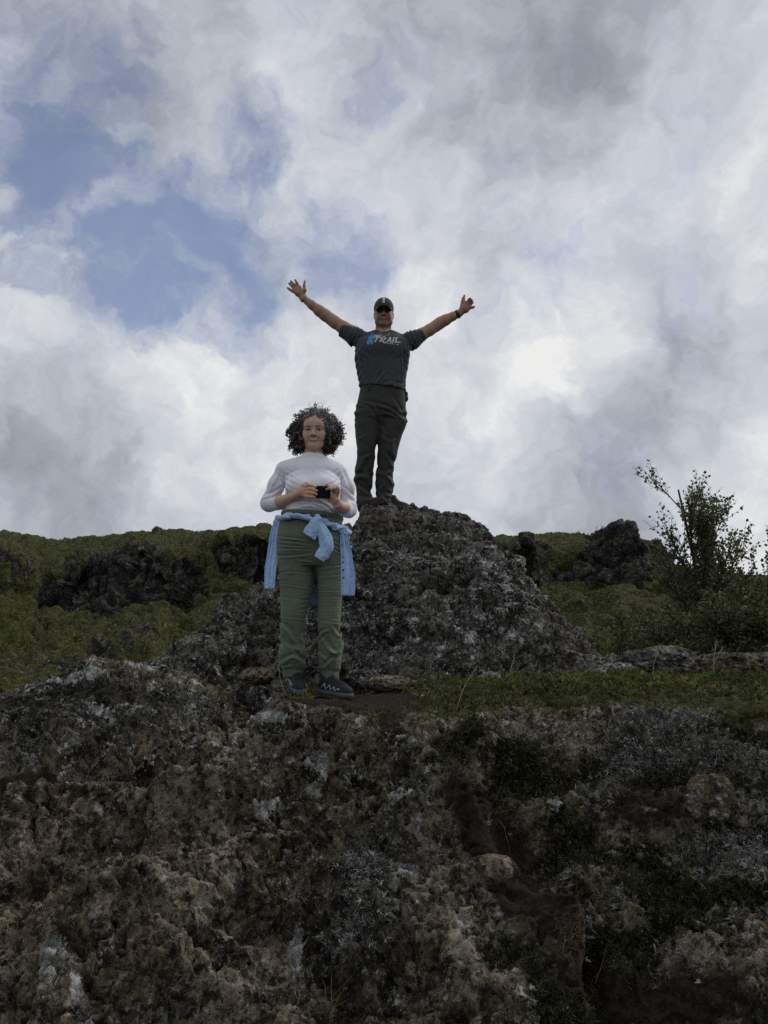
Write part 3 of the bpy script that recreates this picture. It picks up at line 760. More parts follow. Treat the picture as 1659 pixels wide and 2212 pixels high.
disp = topw * (0.07 * big + calm * (.055 * fa + .036 * fb - .6 * crack) + .020 * fc + .010 * fd + .030 * mid + 0.020 * k1 + 0.014 * k2 + 0.008 * fine - .012) + blobs(opx, opy, [(800, 1106, 35, 14, .04), (850, 1104, 42, 12, .055), (886, 1096, 18, 9, .04)])
PO = P0 + N0 * disp[..., None]
NO = grid_normals(PO)
opx, opy = proj(PO)
olich = .05 * fbm(PO.reshape(-1, 3) * 1.6, 2, .5, 150).reshape(X.shape) + blobs(opx, opy, [(1110, 1250, 40, 50, .05), (1060, 1380, 60, 40, .04), (1160, 1235, 16, 24, .07)]) - .12 * sstep(1150, 1105, opy)
omoss = np.clip(.10 * sstep(1160, 1110, opy) + np.zeros_like(opx), 0, 1) 
odirt = np.clip(blobs(opx, opy, [(780, 1480, 200, 25, .5)]) + .12 * sstep(1140, 1105, opy) + .04, 0, 1)
outcrop = mesh_obj('rock_outcrop', PO.reshape(-1, 3), grid_faces(len(ox), len(oy)), M_OUT, attrs={'m_lich': olich, 'm_moss': omoss, 'm_dirt': odirt})
tag(outcrop, 'big dark lichen-spotted lava outcrop the man in the cap is standing on', 'rock')
print('outcrop', X.size, time.time() - T0)

# ------------------------------------------------------------------ hills behind: lofted from rows of (px,py) at a depth
def row(pts): return np.array(pts, float)
HROWS = [
 (8.0, row([(-900, 1512), (2600, 1512)])),
 (11.5, row([(-900, 1440), (0, 1425), (200, 1412), (400, 1415), (600, 1430), (900, 1450), (1150, 1420), (1250, 1405), (1400, 1400), (1659, 1400), (2600, 1390)])),
 (15.0, row([(-900, 1320), (-100, 1305), (0, 1300), (84, 1315), (156, 1330), (233, 1345), (309, 1322), (400, 1311), (455, 1300), (520, 1285), (600, 1280), (900, 1285), (1150, 1272), (1250, 1266), (1350, 1275), (1450, 1300), (1659, 1330), (2600, 1350)])),
 (15.9, row([(-900, 1240), (-60, 1215), (0, 1195), (30, 1200), (45, 1262), (84, 1278), (109, 1262), (180, 1230), (233, 1212), (291, 1178), (335, 1188), (364, 1214), (411, 1206), (440, 1230), (458, 1174), (509, 1170), (575, 1164), (640, 1172), (900, 1225), (1050, 1225), (1105, 1200), (1134, 1178), (1160, 1184), (1180, 1204), (1230, 1198), (1276, 1180), (1300, 1160), (1315, 1152), (1325, 1141), (1345, 1143), (1365, 1147), (1383, 1160), (1401, 1174), (1432, 1186), (1446, 1220), (1531, 1248), (1659, 1262), (2600, 1290)])),
 (24.0, row([(-900, 1168), (0, 1161), (60, 1160), (138, 1172), (200, 1164), (255, 1157), (345, 1147), (455, 1151), (582, 1139), (700, 1140), (900, 1160), (1054, 1165), (1100, 1159), (1150, 1157), (1245, 1157), (1290, 1156), (1324, 1152), (1365, 1160), (1401, 1182), (1432, 1196), (1446, 1226), (1531, 1250), (1659, 1266), (2600, 1294)])),
 (36.0, row([(-900, 1230), (2600, 1250)])),
]
hu = np.concatenate([np.arange(-900, -60, 14), np.arange(-60, 1500, 3.0), np.arange(1500, 1720, 4), np.arange(1720, 2600, 14)]).astype(float)
def smooth1(a, n):
    for _ in range(n): a = np.concatenate([a[:1], (a[:-2] + 2 * a[1:-1] + a[2:]) / 4, a[-1:]])
    return a
rows3 = []
for i, (Yr, r) in enumerate(HROWS):
    yy = np.interp(hu, r[:, 0], r[:, 1])
    yy = smooth1(yy, 2 if i == 3 else 6)
    Yv = np.full(len(hu), Yr)
    q = np.stack([hu * .004, np.full(len(hu), i * 3.1), np.zeros(len(hu))], -1)
    if i in (2, 3): Yv = Yv + 1.3 * fbm(q * 2.2, 3, .5, 201)
    if i == 3: Yv += .35 * fbm(q * 9, 3, .5, 203)
    if i == 4: Yv = np.where(hu > 1270, np.minimum(Yv, 17.2 + np.clip((1330 - hu) * .1, 0, 8)), Yv)
    rows3.append(at(hu, yy, Yv))
segn = [40, 70, 90, 90, 12]
HP = []
for i, n in enumerate(segn):
    t = np.linspace(0, 1, n, endpoint=False)[:, None, None]
    if i == 3: t = t ** 1.5
    HP.append(rows3[i][None] * (1 - t) + rows3[i + 1][None] * t)
HP.append(rows3[-1][None])
P0 = np.concatenate(HP)
# soften row creases (not at the cliff foot)
for _ in range(4): P0[1:-1] = (P0[:-2] + 2 * P0[1:-1] + P0[2:]) / 4
N0 = grid_normals(P0)
for _ in range(8):
    N0[1:-1, 1:-1] = (N0[:-2, 1:-1] + N0[2:, 1:-1] + N0[1:-1, :-2] + N0[1:-1, 2:] + N0[1:-1, 1:-1]) / 5
N0 /= np.linalg.norm(N0, axis=-1, keepdims=True)
p = P0.reshape(-1, 3); sh = P0.shape[:2]
steep = sstep(.72, .42, N0[..., 2])
pc = p * np.array([1, 1, .45])
crag = fbm(pc * 1.5, 5, .6, 210, True).reshape(sh); wc = worley(pc * 1.9 + .4 * np.stack([fbm(p * 2, 2, .5, 260 + i) for i in range(3)], -1), 211); wch = (wc[1] - wc[0]).reshape(sh)
hum = fbm(p * .9, 3, .5, 220).reshape(sh)
wh = worley(p * 2.6 + .3 * np.stack([fbm(p * 3, 2, .5, 270 + i) for i in range(3)], -1), 221); bulge = np.sqrt(np.clip(.8 - wh[0], 0, 1)).reshape(sh)
humf = fbm(p * 5, 4, .62, 230).reshape(sh)
outc = sstep(.18, .5, fbm(p * .8, 3, .5, 240).reshape(sh))           # scattered rock lumps in the moss
def in_poly(x, y, poly):
    poly = np.array(poly, float); r = np.zeros(x.shape, bool); n = len(poly)
    for i in range(n):
        (x0, y0), (x1, y1) = poly[i], poly[(i + 1) % n]
        r ^= ((y0 > y) != (y1 > y)) & (x < (x1 - x0) * (y - y0) / (y1 - y0 + 1e-9) + x0)
    return r
bpx, bpy_ = proj(P0)
wx = bpx + 9 * fbm(p * 1.1, 4, .6, 291).reshape(sh) * 2; wy = bpy_ + 7 * fbm(p * 1.1, 4, .6, 292).reshape(sh) * 2
faces_ = np.zeros(sh, bool)
for poly in ([(60, 1315), (100, 1262), (180, 1230), (233, 1214), (291, 1178), (340, 1188), (370, 1212), (411, 1204), (450, 1232), (458, 1300), (400, 1314), (309, 1326), (233, 1352), (156, 1334)], [(452, 1180), (509, 1168), (580, 1164), (700, 1170), (700, 1260), (540, 1262), (468, 1228)], [(-40, 1185), (28, 1190), (34, 1228), (-40, 1240)], [(136, 1200), (172, 1200), (178, 1240), (140, 1240)], [(20, 1228), (60, 1236), (60, 1262), (20, 1262)],
             [(1120, 1182), (1160, 1178), (1185, 1198), (1195, 1266), (1125, 1260)], [(1250, 1150), (1324, 1134), (1370, 1142), (1405, 1170), (1436, 1182), (1450, 1222), (1390, 1268), (1300, 1264), (1185, 1268), (1200, 1236), (1240, 1210), (1276, 1176)], [(1050, 1196), (1100, 1190), (1120, 1230), (1060, 1240)]):
    faces_ |= in_poly(wx, wy, poly)
fm = faces_.astype(np.float32)
for _ in range(3): fm[1:-1, 1:-1] = (fm[1:-1, 1:-1] * 2 + fm[:-2, 1:-1] + fm[2:, 1:-1] + fm[1:-1, :-2] + fm[1:-1, 2:]) / 6
pr_ = warp(pc, 2, .12, 295)
f1_, c1_ = facets(pr_ * 1.1, 296, 1.0); f2_, c2_ = facets(pr_ * 2.6, 297, 1.0); f3_, c3_ = facets(pr_ * 6, 298, 1.0)
f1_, c1_, f2_, c2_, f3_ = (q.reshape(sh) for q in (f1_, c1_, f2_, c2_, f3_))
rockd = .20 * crag + .24 * f1_ + .15 * f2_ + .06 * f3_ - .16 * sstep(.12, 0, c1_) - .08 * sstep(.12, 0, c2_) + .06 * humf - .10
mossd = .26 * hum + .34 * (bulge - .3) + .11 * humf + outc * (.16 * crag + .24 * bulge)
disp = fm * rockd + (1 - fm) * mossd
# the jagged crag on the right skyline
jag = gauss(*proj(P0), 1350, 1165, 95, 50)
disp += jag * (.16 * np.clip(fbm(pc * 3.2, 4, .65, 250, True).reshape(sh), -1, 1) - .05)
crest = np.interp(np.arange(sh[0]), [200, 235, 290, 302], [1, .7, .5, .4])[:, None]
crest = np.maximum(crest, fm)
disp *= crest
disp *= 1 - .2 * sstep(1000, 1080, proj(P0)[0])
disp *= np.linspace(0, 1, 30)[np.minimum(np.arange(sh[0]), 29)][:, None]
PH = P0 + N0 * disp[..., None]
NH = grid_normals(PH)
hpx, hpy = proj(PH)
hm = sstep(.40, .62, NH[..., 2] + .10 * fbm(p * 2.0, 3, .5, 280).reshape(sh)) * (1 - .9 * jag) * (1 - .8 * steep) - .5 * outc * sstep(.75, .5, NH[..., 2])
ledge_ = sstep(.78, .92, NH[..., 2])
hm = np.maximum(1 - 1.0 * fm, fm * ledge_ * .75) - .9 * outc * sstep(.85, .55, NH[..., 2]) * (1 - fm)
hill = mesh_obj('hill', PH.reshape(-1, 3), grid_faces(len(hu), sh[0])[:, ::1], M_HILL, attrs={'m_lich': np.zeros(sh), 'm_moss': np.clip(hm, 0, 1), 'm_dirt': np.full(sh, .05)})
struct(hill)
print('hill', sh, time.time() - T0)

# plain beyond, out to the horizon
a = np.arange(64) / 64 * 2 * np.pi
rr = [0.0, 20, 60, 200, 800, 4000]
V = np.concatenate([np.stack([r * np.cos(a), r * np.sin(a), np.full(64, -2.6 + (0.0 if r < 300 else -.5))], -1) for r in rr])
plain = mesh_obj('plain', V, grid_faces(64, len(rr), wrap=True)[:, ::-1], M_HILL, attrs={'m_lich': np.zeros(len(V)), 'm_moss': np.full(len(V), .8), 'm_dirt': np.zeros(len(V))})
struct(plain)
# ------------------------------------------------------------------ plants
def unit(a): return a / (np.linalg.norm(a, axis=-1, keepdims=True) + 1e-9)
def scatter(P, N, weight, n, rng):
    """n random points on a grid surface, chosen by weight times cell area"""
    a = np.linalg.norm(np.cross(P[1:, :-1] - P[:-1, :-1], P[:-1, 1:] - P[:-1, :-1]), axis=-1) * weight[:-1, :-1]
    a = np.clip(a, 0, None); c = np.cumsum(a.ravel()); i = np.searchsorted(c, rng.random(n) * c[-1])
    r, k = np.unravel_index(np.minimum(i, a.size - 1), a.shape)
    u, v = rng.random((2, n, 1))
    p = P[r, k] + (P[r + 1, k] - P[r, k]) * v + (P[r, k + 1] - P[r, k]) * u
    return p, N[r, k]
def blades(b, pos, d, ln, wd, bend, col, rng):
    """bent blades of five corners; pos,d,bend (n,3); ln,wd (n,)"""
    n = len(pos); d = unit(d)
    s = unit(np.cross(d, rng.normal(0, 1, (n, 3)))) * wd[:, None] / 2
    m = pos + d * ln[:, None] * .5 + bend * ln[:, None] * .15; t = pos + d * ln[:, None] * .92 + bend * ln[:, None] * .5
    V = np.stack([pos - s, pos + s, m + s * .8, m - s * .8, t], 1).reshape(-1, 3)
    i = np.arange(n)[:, None] * 5
    b.add(V, i + np.array([0, 1, 2, 3]), i + np.array([3, 2, 4]), np.repeat(col, 5, 0))
def pick_cols(rng, n, cols, wts):
    c = np.array(cols)[rng.choice(len(cols), n, p=np.array(wts) / sum(wts))]
    return c * rng.uniform(.7, 1.3, (n, 1))
def clumps(b, pos, nrm, k, ln, wd, spread, cols, wts, rng, up=.0, bend=.4, lvar=.35, mod=None):
    n = len(pos)
    p = np.repeat(pos, k, 0) + rng.normal(0, ln * .22, (n * k, 3)); nn = np.repeat(nrm, k, 0)
    d = nn + np.array([0, 0, up]) + rng.normal(0, spread, (n * k, 3))
    l = ln * rng.uniform(1 - lvar, 1 + lvar, n * k) * np.repeat(rng.uniform(.7, 1.25, n), k)
    w = wd * rng.uniform(.7, 1.3, n * k)
    cc0 = pick_cols(rng, n, cols, wts)
    if mod is not None: cc0 = cc0 * mod[:, None]
    c = np.repeat(cc0, k, 0) * rng.uniform(.75, 1.25, (n * k, 1))
    blades(b, p - nn * ln * .12, d, l, w, rng.normal(0, bend, (n * k, 3)) - np.array([0, 0, bend * .5]), c, rng)
M_LEAF = leaf_mat('leaf', .35); M_GRASS = leaf_mat('grass', .2, .7)
rg = np.random.default_rng(21)
up_ok = NG[..., 2] > .05

# crowberry mat on the ledge
wt = np.clip(turf - .15, 0, 1) * up_ok * (gpy > 1462) * (gpy < 1640) * (gpx > 850) * (gpx < 2000)
wt = wt * (1 - .9 * gauss(gpx, gpy, 1450, 1545, 90, 22)) * np.clip(sstep(-.30, .10, fbm((PG * 6).reshape(-1, 3), 3, .6, 83).reshape(wt.shape)) + sstep(1530, 1490, gpy), 0, 1)
p_, n_ = scatter(PG, NG, wt, 24000, rg)
hgt_ = vnoise(p_ * 9, 3) + .6 * vnoise(p_ * 21, 5); p_ = p_ + (n_ * .5 + np.array([0, -.2, .6])) * (.034 * np.clip(1 + hgt_, 0, 3))[:, None]
b = MB(); clumps(b, p_, n_ * .5, 9, .016, .0052, .6, [(.045, .062, .017), (.095, .115, .030), (.165, .17, .048), (.13, .075, .028), (.09, .03, .022)], [4, 4, 2.4, .9, .15], rg, up=.8, mod=np.clip(.85 + .5 * fbm(p_ * 4, 3, .6, 81) + .25 * hgt_, .35, 1.6))
crow = b.build('ground_cover', M_LEAF, smooth=False); struct(crow, 'stuff'); crow['label'] = 'green crowberry mat on the ledge right of the dirt path'
# greyish woolly moss on the steep bank
wm = blobs(gpx, gpy, [(1440, 1555, 110, 30, 1), (1150, 1590, 90, 20, .5), (1560, 1640, 130, 40, .8), (1350, 1640, 110, 50, .55), (1280, 1720, 60, 40, .35), (1590, 1850, 110, 60, .9), (1640, 1750, 60, 40, .6), (760, 1680, 28, 18, .8), (780, 1870, 55, 40, .9), (800, 1990, 60, 50, .8),
                            (840, 1790, 30, 25, .5), (740, 2050, 40, 40, .5), (1330, 1940, 60, 40, .35), (1200, 1880, 60, 40, .35), (680, 1640, 18, 12, .4), (1630, 1990, 60, 50, .35), (1450, 1960, 60, 50, .25), (1500, 2100, 90, 60, .2), (660, 1930, 30, 25, .5), (900, 1690, 40, 30, .35)])
wm = np.clip(wm + .35 * fbm((PG * 9).reshape(-1, 3), 3, .55, 61).reshape(wm.shape) - .12, 0, 1) * (gpx > 500) * (gpx < 2000) * (gpy > 1535) * (gpy < 2400)
p_, n_ = scatter(PG, NG, wm, 22000, rg)
p_ = p_ + n_ * (.010 * (1 + vnoise(p_ * 22, 4)))[:, None]
b = MB(); clumps(b, p_, n_, 9, .015, .0034, .85, [(.09, .094, .085), (.17, .175, .165), (.29, .295, .28), (.04, .044, .026)], [3, 3, 2, 2], rg)
gm = b.build('moss', M_GRASS, smooth=False); struct(gm, 'stuff'); gm['label'] = 'grey woolly moss cushions on the steep bank'
# dark heath plants between the moss
wd_ = np.clip(right * (.45 + .9 * fbm((PG * 6).reshape(-1, 3), 3, .55, 66).reshape(wm.shape)) - .2 - wm - 1.2 * gully, 0, 1) * (gpx < 2000) * (gpy < 2400)
p_, n_ = scatter(PG, NG, wd_, 15000, rg)
b = MB(); clumps(b, p_, n_ * .6, 8, .022, .0050, .7, [(.016, .020, .009), (.034, .042, .016), (.06, .058, .03), (.07, .042, .022)], [4, 4, 1, .6], rg, up=.5)
dh = b.build('undergrowth', M_LEAF, smooth=False); struct(dh, 'stuff'); dh['label'] = 'dark low heath plants growing over the bank'
# short grass along the path and ledge edges
wg = blobs(gpx, gpy, [(600, 1488, 50, 9, 1), (665, 1503, 34, 7, 1), (560, 1475, 40, 8, .6), (550, 1500, 25, 10, .6), (805, 1556, 22, 5, .7), (950, 1562, 25, 7, .5), (890, 1545, 40, 12, .25), (700, 1545, 25, 5, .3), (1100, 1505, 160, 12, .10), (1500, 1495, 130, 10, .10)]) * (gpy > 1440)
p_, n_ = scatter(PG, NG, np.clip(wg - .12, 0, 1), 2600, rg)
b = MB(); clumps(b, p_, n_ * .3, 7, .042, .0026, .55, [(.075, .085, .022), (.11, .115, .035), (.16, .14, .06), (.045, .06, .016)], [3, 3, 1.2, 2], rg, up=.6, bend=.7)
gs = b.build('grass', M_GRASS, smooth=False); struct(gs, 'stuff'); gs['label'] = 'short green grass along the edge of the dirt path'

def ground_pt(px, py):
    d = (gpx - px) ** 2 + (gpy - py) ** 2; d = d + 1e6 * (Y_all < 1.5)
    i = np.unravel_index(np.argmin(d), d.shape); return PG[i], NG[i]
Y_all = PG[..., 1]
# single dry tufts on the slope
TUFTS = [(1225, 2035, .075, 60, 'straw-coloured grass tuft at the lip of the pale boulder on the right slope'), (930, 2005 - 85, .09, 34, 'small yellowish grass tuft left of the bare dirt gully'), (1010, 1945 + 30, .08, 26, 'thin pale grass tuft below the dirt gully'),
         (700, 2190, .09, 45, 'golden dry grass tuft at the bottom edge of the slab'), (1080, 1755, .08, 40, 'curly dead grass tuft above the dirt gully'), (1290, 2140, .10, 30, 'faded grass tuft low on the right bank'), (1130, 1530, .12, 34, 'long bleached grass tuft hanging over the ledge'), (985, 1520, .14, 34, 'green-yellow grass tuft at the left end of the crowberry ledge')]
for px, py, ln, k, lab in TUFTS:
    c, n = ground_pt(px, py)
    b = MB(); clumps(b, np.tile(c, (5, 1)) + rg.normal(0, .010, (5, 3)), np.tile(n * .5 + np.array([0, -.35, .1]), (5, 1)), k // 6, ln, .0018, .5, [(.20, .155, .07), (.14, .12, .05), (.085, .088, .034)], [3, 2, 1], rg, up=.35, bend=.8)
    o = b.build('grass_tuft', M_GRASS, smooth=False); tag(o, lab, 'grass', 'dry grass tufts on the slope')
# tall dry stalks with seed heads
M_STK = plain_mat('dry stalk', (.34, .30, .20), .8, var=.2)
STALKS = [(1545, 1476, 4.0, 1548, 1385, 'bleached grass stalk in front of the right-hand ledge rocks'), (1530, 1470, 4.5, 1560, 1400, 'leaning thin seed stalk beside the tallest bleached stalk'), (1145, 1490, 4.4, 1160, 1430, 'short feathery seed stalk at the foot of the outcrop'), (1100, 1495, 4.3, 1112, 1415, 'thin bent stalk left of the feathery seed stalk'),
          (985, 1520, 3.6, 1030, 1440, 'long slanting stalk over the left end of the ledge'), (1408, 1478, 4.4, 1425, 1395, 'thin pale stalk between the ledge rocks'), (618, 1495, 4.3, 603, 1440, 'thin dry stalk beside the left trouser cuff of the woman')]
for x0, y0, Y0, x1, y1, lab in STALKS:
    a = at(x0, y0, Y0); c = at(x1, y1, Y0 - .02); a[2] = min(a[2], float(ground_z(a[0], a[1])) + .02) - .02
    mid_ = (a + c) / 2 + np.array([-.012, 0, .006]); pts = spline([a, mid_, c], 14)
    b = MB(); b.tube(pts, np.linspace(.0022, .0012, 14), 5)
    tip = pts[-4:]; 
    for i in range(10):
        q = pts[-1] + (pts[-4] - pts[-1]) * (i / 9); dd = unit(pts[-1] - pts[-4]) + rg.normal(0, .35, 3); b.tube(np.array([q, q + unit(dd) * .012]), [.0018, .0006], 4)
    o = b.build('grass_stalk', M_STK); tag(o, lab, 'grass', 'tall dry stalks along the ledge')

# ------------------------------------------------------------------ loose rocks
def boulder(name, px, py, Yd, size, lab, cat, group=None, seed=0, mat=None, lich=.0, sub=56, squash=.7, lump=1.0):
    """a lump of lava: displaced sphere grid, sunk into the ground"""
    nu, nv = sub * 2, sub
    th = np.linspace(0, 2 * np.pi, nu, endpoint=False); ph = np.linspace(.02, math.pi - .02, nv)
    TH, PH_ = np.meshgrid(th, ph)
    D_ = np.stack([np.cos(TH) * np.sin(PH_), np.sin(TH) * np.sin(PH_), np.cos(PH_)], -1)
    sz = np.asarray(size, float) if np.ndim(size) else np.array([size, size * .8, size * squash])
    q = D_.reshape(-1, 3)
    r = 1 + .22 * lump * fbm(q * 1.6 + seed * 7.7, 3, .5, 700 + seed) + .14 * lump * fbm(q * 4 + seed, 4, .6, 710 + seed, True)
    wv = worley(q * 3.2 + seed * 3.1, 720 + seed); r += .22 * lump * (np.minimum(wv[1] - wv[0], .3) - .2)
    wv = worley(q * 9 + seed, 730 + seed); r -= .05 * lump * sstep(.4, .1, wv[0])
    V = q * r[:, None] * sz
    c = at(px, py, Yd)
    V = V + c
    o = mesh_obj(name, V, [grid_faces(nu, nv, wrap=True)[:, ::-1]], mat or M_SLAB, attrs={'m_lich': np.full(len(V), lich), 'm_moss': np.full(len(V), .02), 'm_dirt': np.full(len(V), .1)})
    tag(o, lab, cat, group); return o
LG = 'grey rocks along the right-hand ledge'
boulder('rock', 1430, 1440, 5.0, (.27, .2, .115), 'broad flat-topped grey rock under the birch bush, leftmost of the ledge rocks', 'rock', LG, 1, M_OUT, -.06)
boulder('rock', 1575, 1450, 4.8, (.26, .2, .10), 'rough brown rock behind the tallest bleached stalk on the ledge', 'rock', LG, 2, M_SLAB, -.08)
boulder('rock', 1700, 1455, 4.8, (.27, .2, .13), 'dark lumpy ledge rock at the right edge of the photo', 'rock', LG, 3, M_OUT, -.05)
boulder('rock', 1325, 1462, 4.9, (.17, .15, .08), 'low dark rock where the outcrop meets the right-hand ledge', 'rock', LG, 4, M_OUT, .05)
boulder('rock', 1060, 1472, 4.72, (.075, .06, .055), 'pale yellowish stone at the foot of the outcrop above the ledge', 'rock', 'small stones by the path', 5, M_SLAB, .04, 40)
boulder('rock', 590 - 35, 1462, 4.75, (.10, .08, .05), 'rounded brownish stone left of the woman beside the outcrop', 'rock', 'small stones by the path', 6, M_SLAB, -.1, 40)
boulder('rock', 850, 1478, 4.75, (.16, .09, .05), 'low brown stones at the foot of the outcrop right of the woman', 'rock', 'small stones by the path', 7, M_SLAB, -.05, 40)
boulder('rock', 1062, 1885, 2.53, (.085, .05, .05), 'tan wedge-shaped stone beside the bare dirt gully', 'rock', 'stones on the bank', 8, M_SLAB, -.12, 44, lump=.6)
boulder('rock', 1535, 1725, 2.68, (.075, .05, .075), 'pale lichen-crusted rock sticking out of the dark bank', 'rock', 'stones on the bank', 9, M_SLAB, .03, 44)
boulder('rock', 590, 1549, 3.12, (.052, .04, .022), 'white lichen-covered stone on the crest of the slab', 'rock', 'stones on the bank', 10, M_SLAB, .6, 44, lump=.6)
for i, (px, py, s_) in enumerate([(705, 1522, .012), (830, 1517, .015), (955, 1556, .016), (905, 1508, .02), (880, 1500, .03), (600, 1512, .018), (560, 1520, .03), (520, 1530, .04), (1180, 1880, .014)]):
    c, n = ground_pt(px, py)
    x_, y_ = proj(c); boulder('pebble', float(x_), float(y_), c[1], (s_, s_ * .8, s_ * .55), ['tiny pebble on the path below the left shoe', 'tiny pebble right of the woman\'s feet on the path', 'pale pebble at the lower end of the path', 'small pebble by the foot of the outcrop', 'brown pebble next to the low brown stones', 'small pebble below the grass by the path', 'grey pebble at the left end of the path', 'biggest loose pebble left of the path', 'tiny pebble in the dirt gully'][i], 'pebble', 'pebbles along the path', 20 + i, M_SLAB, .0, 18)
# fallen birch leaves
M_YEL = leaf_mat('yellow leaf', .2)
for px, py, sz, lab in [(1303, 1572 + 2, .006, 'fallen yellow leaf on the ledge below the tall stalk'), (1297, 1868, .007, 'fallen yellow leaf lower right on the dark bank'), (1390, 1832, .007, 'fallen orange leaf on the dark bank')]:
    c, n = ground_pt(px, py); n = n * .5 + np.array([0, -.4, .6]); n /= np.linalg.norm(n)
    u = np.cross(n, [1, .3, .2]); u /= np.linalg.norm(u); v = np.cross(n, u); c = c + n * .014
    a = np.linspace(0, 2 * np.pi, 14, endpoint=False); R_ = sz * (1 + .10 * np.cos(2 * a) + .25 * np.exp(-((a - np.pi) / .35) ** 2))
    V = c + (R_ * np.cos(a))[:, None] * u + (R_ * .78 * np.sin(a))[:, None] * v + n * (.003 * np.sin(3 * a))[:, None]
    V = np.concatenate([V, V - n * .001, [c + n * .001], [c - n * .002]]); i = np.arange(14); j = (i + 1) % 14
    T = np.concatenate([np.stack([np.full(14, 28), i, j], -1), np.stack([np.full(14, 29), j + 14, i + 14], -1)])
    o = mesh_obj('fallen_leaf', V, [np.stack([i, i + 14, j + 14, j], -1), T], M_YEL, col=np.tile([.45, .28, .10] if 'yellow' in lab else [.36, .18, .08], (30, 1))); tag(o, lab, 'leaf', 'fallen leaves')

# ------------------------------------------------------------------ grass on the hills
wh_ = np.clip(hm, 0, 1) * (hpx > -300) * (hpx < 2000)
wh_ = wh_ * (1 / (1 + (P0[..., 1] / 14) ** 2)) if P0.shape[:2] == wh_.shape else wh_
p_, n_ = scatter(PH, NH, wh_, 80000, rg)
b = MB()
sl_ = np.clip(.80 + .9 * fbm(p_ * .55, 3, .55, 71) + 1.0 * fbm(p_ * 2.6, 3, .6, 75), .22, 1.9)
clumps(b, p_, n_ * .6, 3, .042, .012, .7, [(.042, .042, .017), (.086, .081, .029), (.145, .130, .050), (.24, .22, .11), (.075, .055, .03)], [4, 4, 2.4, .8, .6], rg, up=.5, mod=sl_)
hg = b.build('hill_grass', M_GRASS, smooth=False); struct(hg, 'stuff'); hg['label'] = 'moss and low grass covering the hills behind'
print('ground plants', time.time() - T0)

# ------------------------------------------------------------------ birches and bushes
M_BARK = plain_mat('birch bark', (.035, .028, .023), .85, var=.35, scale=50, bump=.5)
def grow(rng, start, direction, length, radius, depth, twigs, branches, curve=.25, fork=.5, uptend=.25, spread=.75, nb=(4, 6), tmin=.22, lr=1.0):
    n = 9; pts = [np.asarray(start, float)]; d = unit(np.asarray(direction, float))
    for i in range(n - 1):
        d = unit(d + rng.normal(0, curve * .35, 3) + np.array([0, 0, uptend * .15])); pts.append(pts[-1] + d * length / (n - 1))
    pts = np.array(pts); branches.append((pts, np.linspace(radius, radius * .35, n)))
    if depth <= 1: twigs.append((pts, length))
    if depth == 0: return
    for j in range(rng.integers(nb[0], nb[1] + 1)):
        t = rng.uniform(tmin, .98); i = min(int(t * (n - 1)), n - 2); q = pts[i] + (pts[i + 1] - pts[i]) * (t * (n - 1) - i)
        dd = unit(pts[i + 1] - pts[i]) + unit(rng.normal(0, 1, 3)) * spread; dd[2] += uptend * .6
        grow(rng, q, dd, length * lr * rng.uniform(.42, .68) * (1.1 - .4 * t), radius * (1 - .6 * t) * .6, depth - 1, twigs, branches, curve, fork, uptend, spread, nb, tmin, 1.0)
def leaves_on(b, twigs, rng, per, size, cols, wts):
    pos, dr = [], []
    for pts, ln in twigs:
        k = max(2, int(per * ln / .1 * rng.uniform(.7, 1.2))); t = rng.uniform(.15, 1.0, k) ** .8 * (len(pts) - 1)
        i = np.minimum(t.astype(int), len(pts) - 2); q = pts[i] + (pts[i + 1] - pts[i]) * (t - i)[:, None]
        pos.append(q); dr.append(unit(pts[i + 1] - pts[i]) * .7 + rng.normal(0, .6, (k, 3)) + np.array([0, 0, -.15]))
    pos = np.concatenate(pos); dr = unit(np.concatenate(dr)); n = len(pos)
    s = size * rng.uniform(.65, 1.25, n)
    side = unit(np.cross(dr, rng.normal(0, 1, (n, 3)) + np.array([0, 0, .6]))); nn = np.cross(dr, side)
    st = pos + dr * (s * .35)[:, None]
    def v(f, w, h): return st + dr * (s * f)[:, None] + side * (s * w)[:, None] + nn * (s * h)[:, None]
    V = np.stack([v(0, 0, 0), v(.28, .40, .10), v(.62, .34, .08), v(1.0, 0, -.06), v(.62, -.34, .08), v(.28, -.40, .10), v(.45, 0, -.03)], 1).reshape(-1, 3)
    i = np.arange(n)[:, None] * 7
    T = np.concatenate([i + np.array(t_) for t_ in ((6, 0, 1), (6, 1, 2), (6, 2, 3), (6, 3, 4), (6, 4, 5), (6, 5, 0))])
    b.add(V, None, T, np.repeat(pick_cols(rng, n, cols, wts), 7, 0)); return n
LC = [(.060, .076, .032), (.105, .122, .048), (.17, .175, .075), (.36, .22, .055)]; LW = [4, 4, 2, .10]
def birch(name, base, trunks, lab, cat, group, seed, depth=3, per=3.0, size=.030, rad=.014, wts=LW, nb=(4, 6), spread=.75, uptend=.3, cols=LC, tmin=.22, lr=1.0, curve=.25):
    rng = np.random.default_rng(seed); tw, br_ = [], []
    for d, ln in trunks: grow(rng, np.asarray(base) + rng.normal(0, .03, 3) * np.array([1, 1, 0]), d, ln, rad * (ln / 1.2), depth, tw, br_, nb=nb, spread=spread, uptend=uptend, tmin=tmin, lr=lr, curve=curve)
    e = empty(name, base, lab, cat, group)
    b = MB()
    for pts, r in br_: b.tube(pts, np.maximum(r, .0016), 6 if r[0] > .006 else 4, cap=False)
    b.build('trunk', M_BARK, e)
    b = MB(); n = leaves_on(b, tw, rng, per, size, cols, wts); b.build('crown', M_LEAF, e, smooth=False)
    return n
def gp(px, Yd, dz=0): x = float(at(px, 1400, Yd)[0]); return np.array([x, Yd, float(ground_z(x, Yd)) + dz])
nl = 0
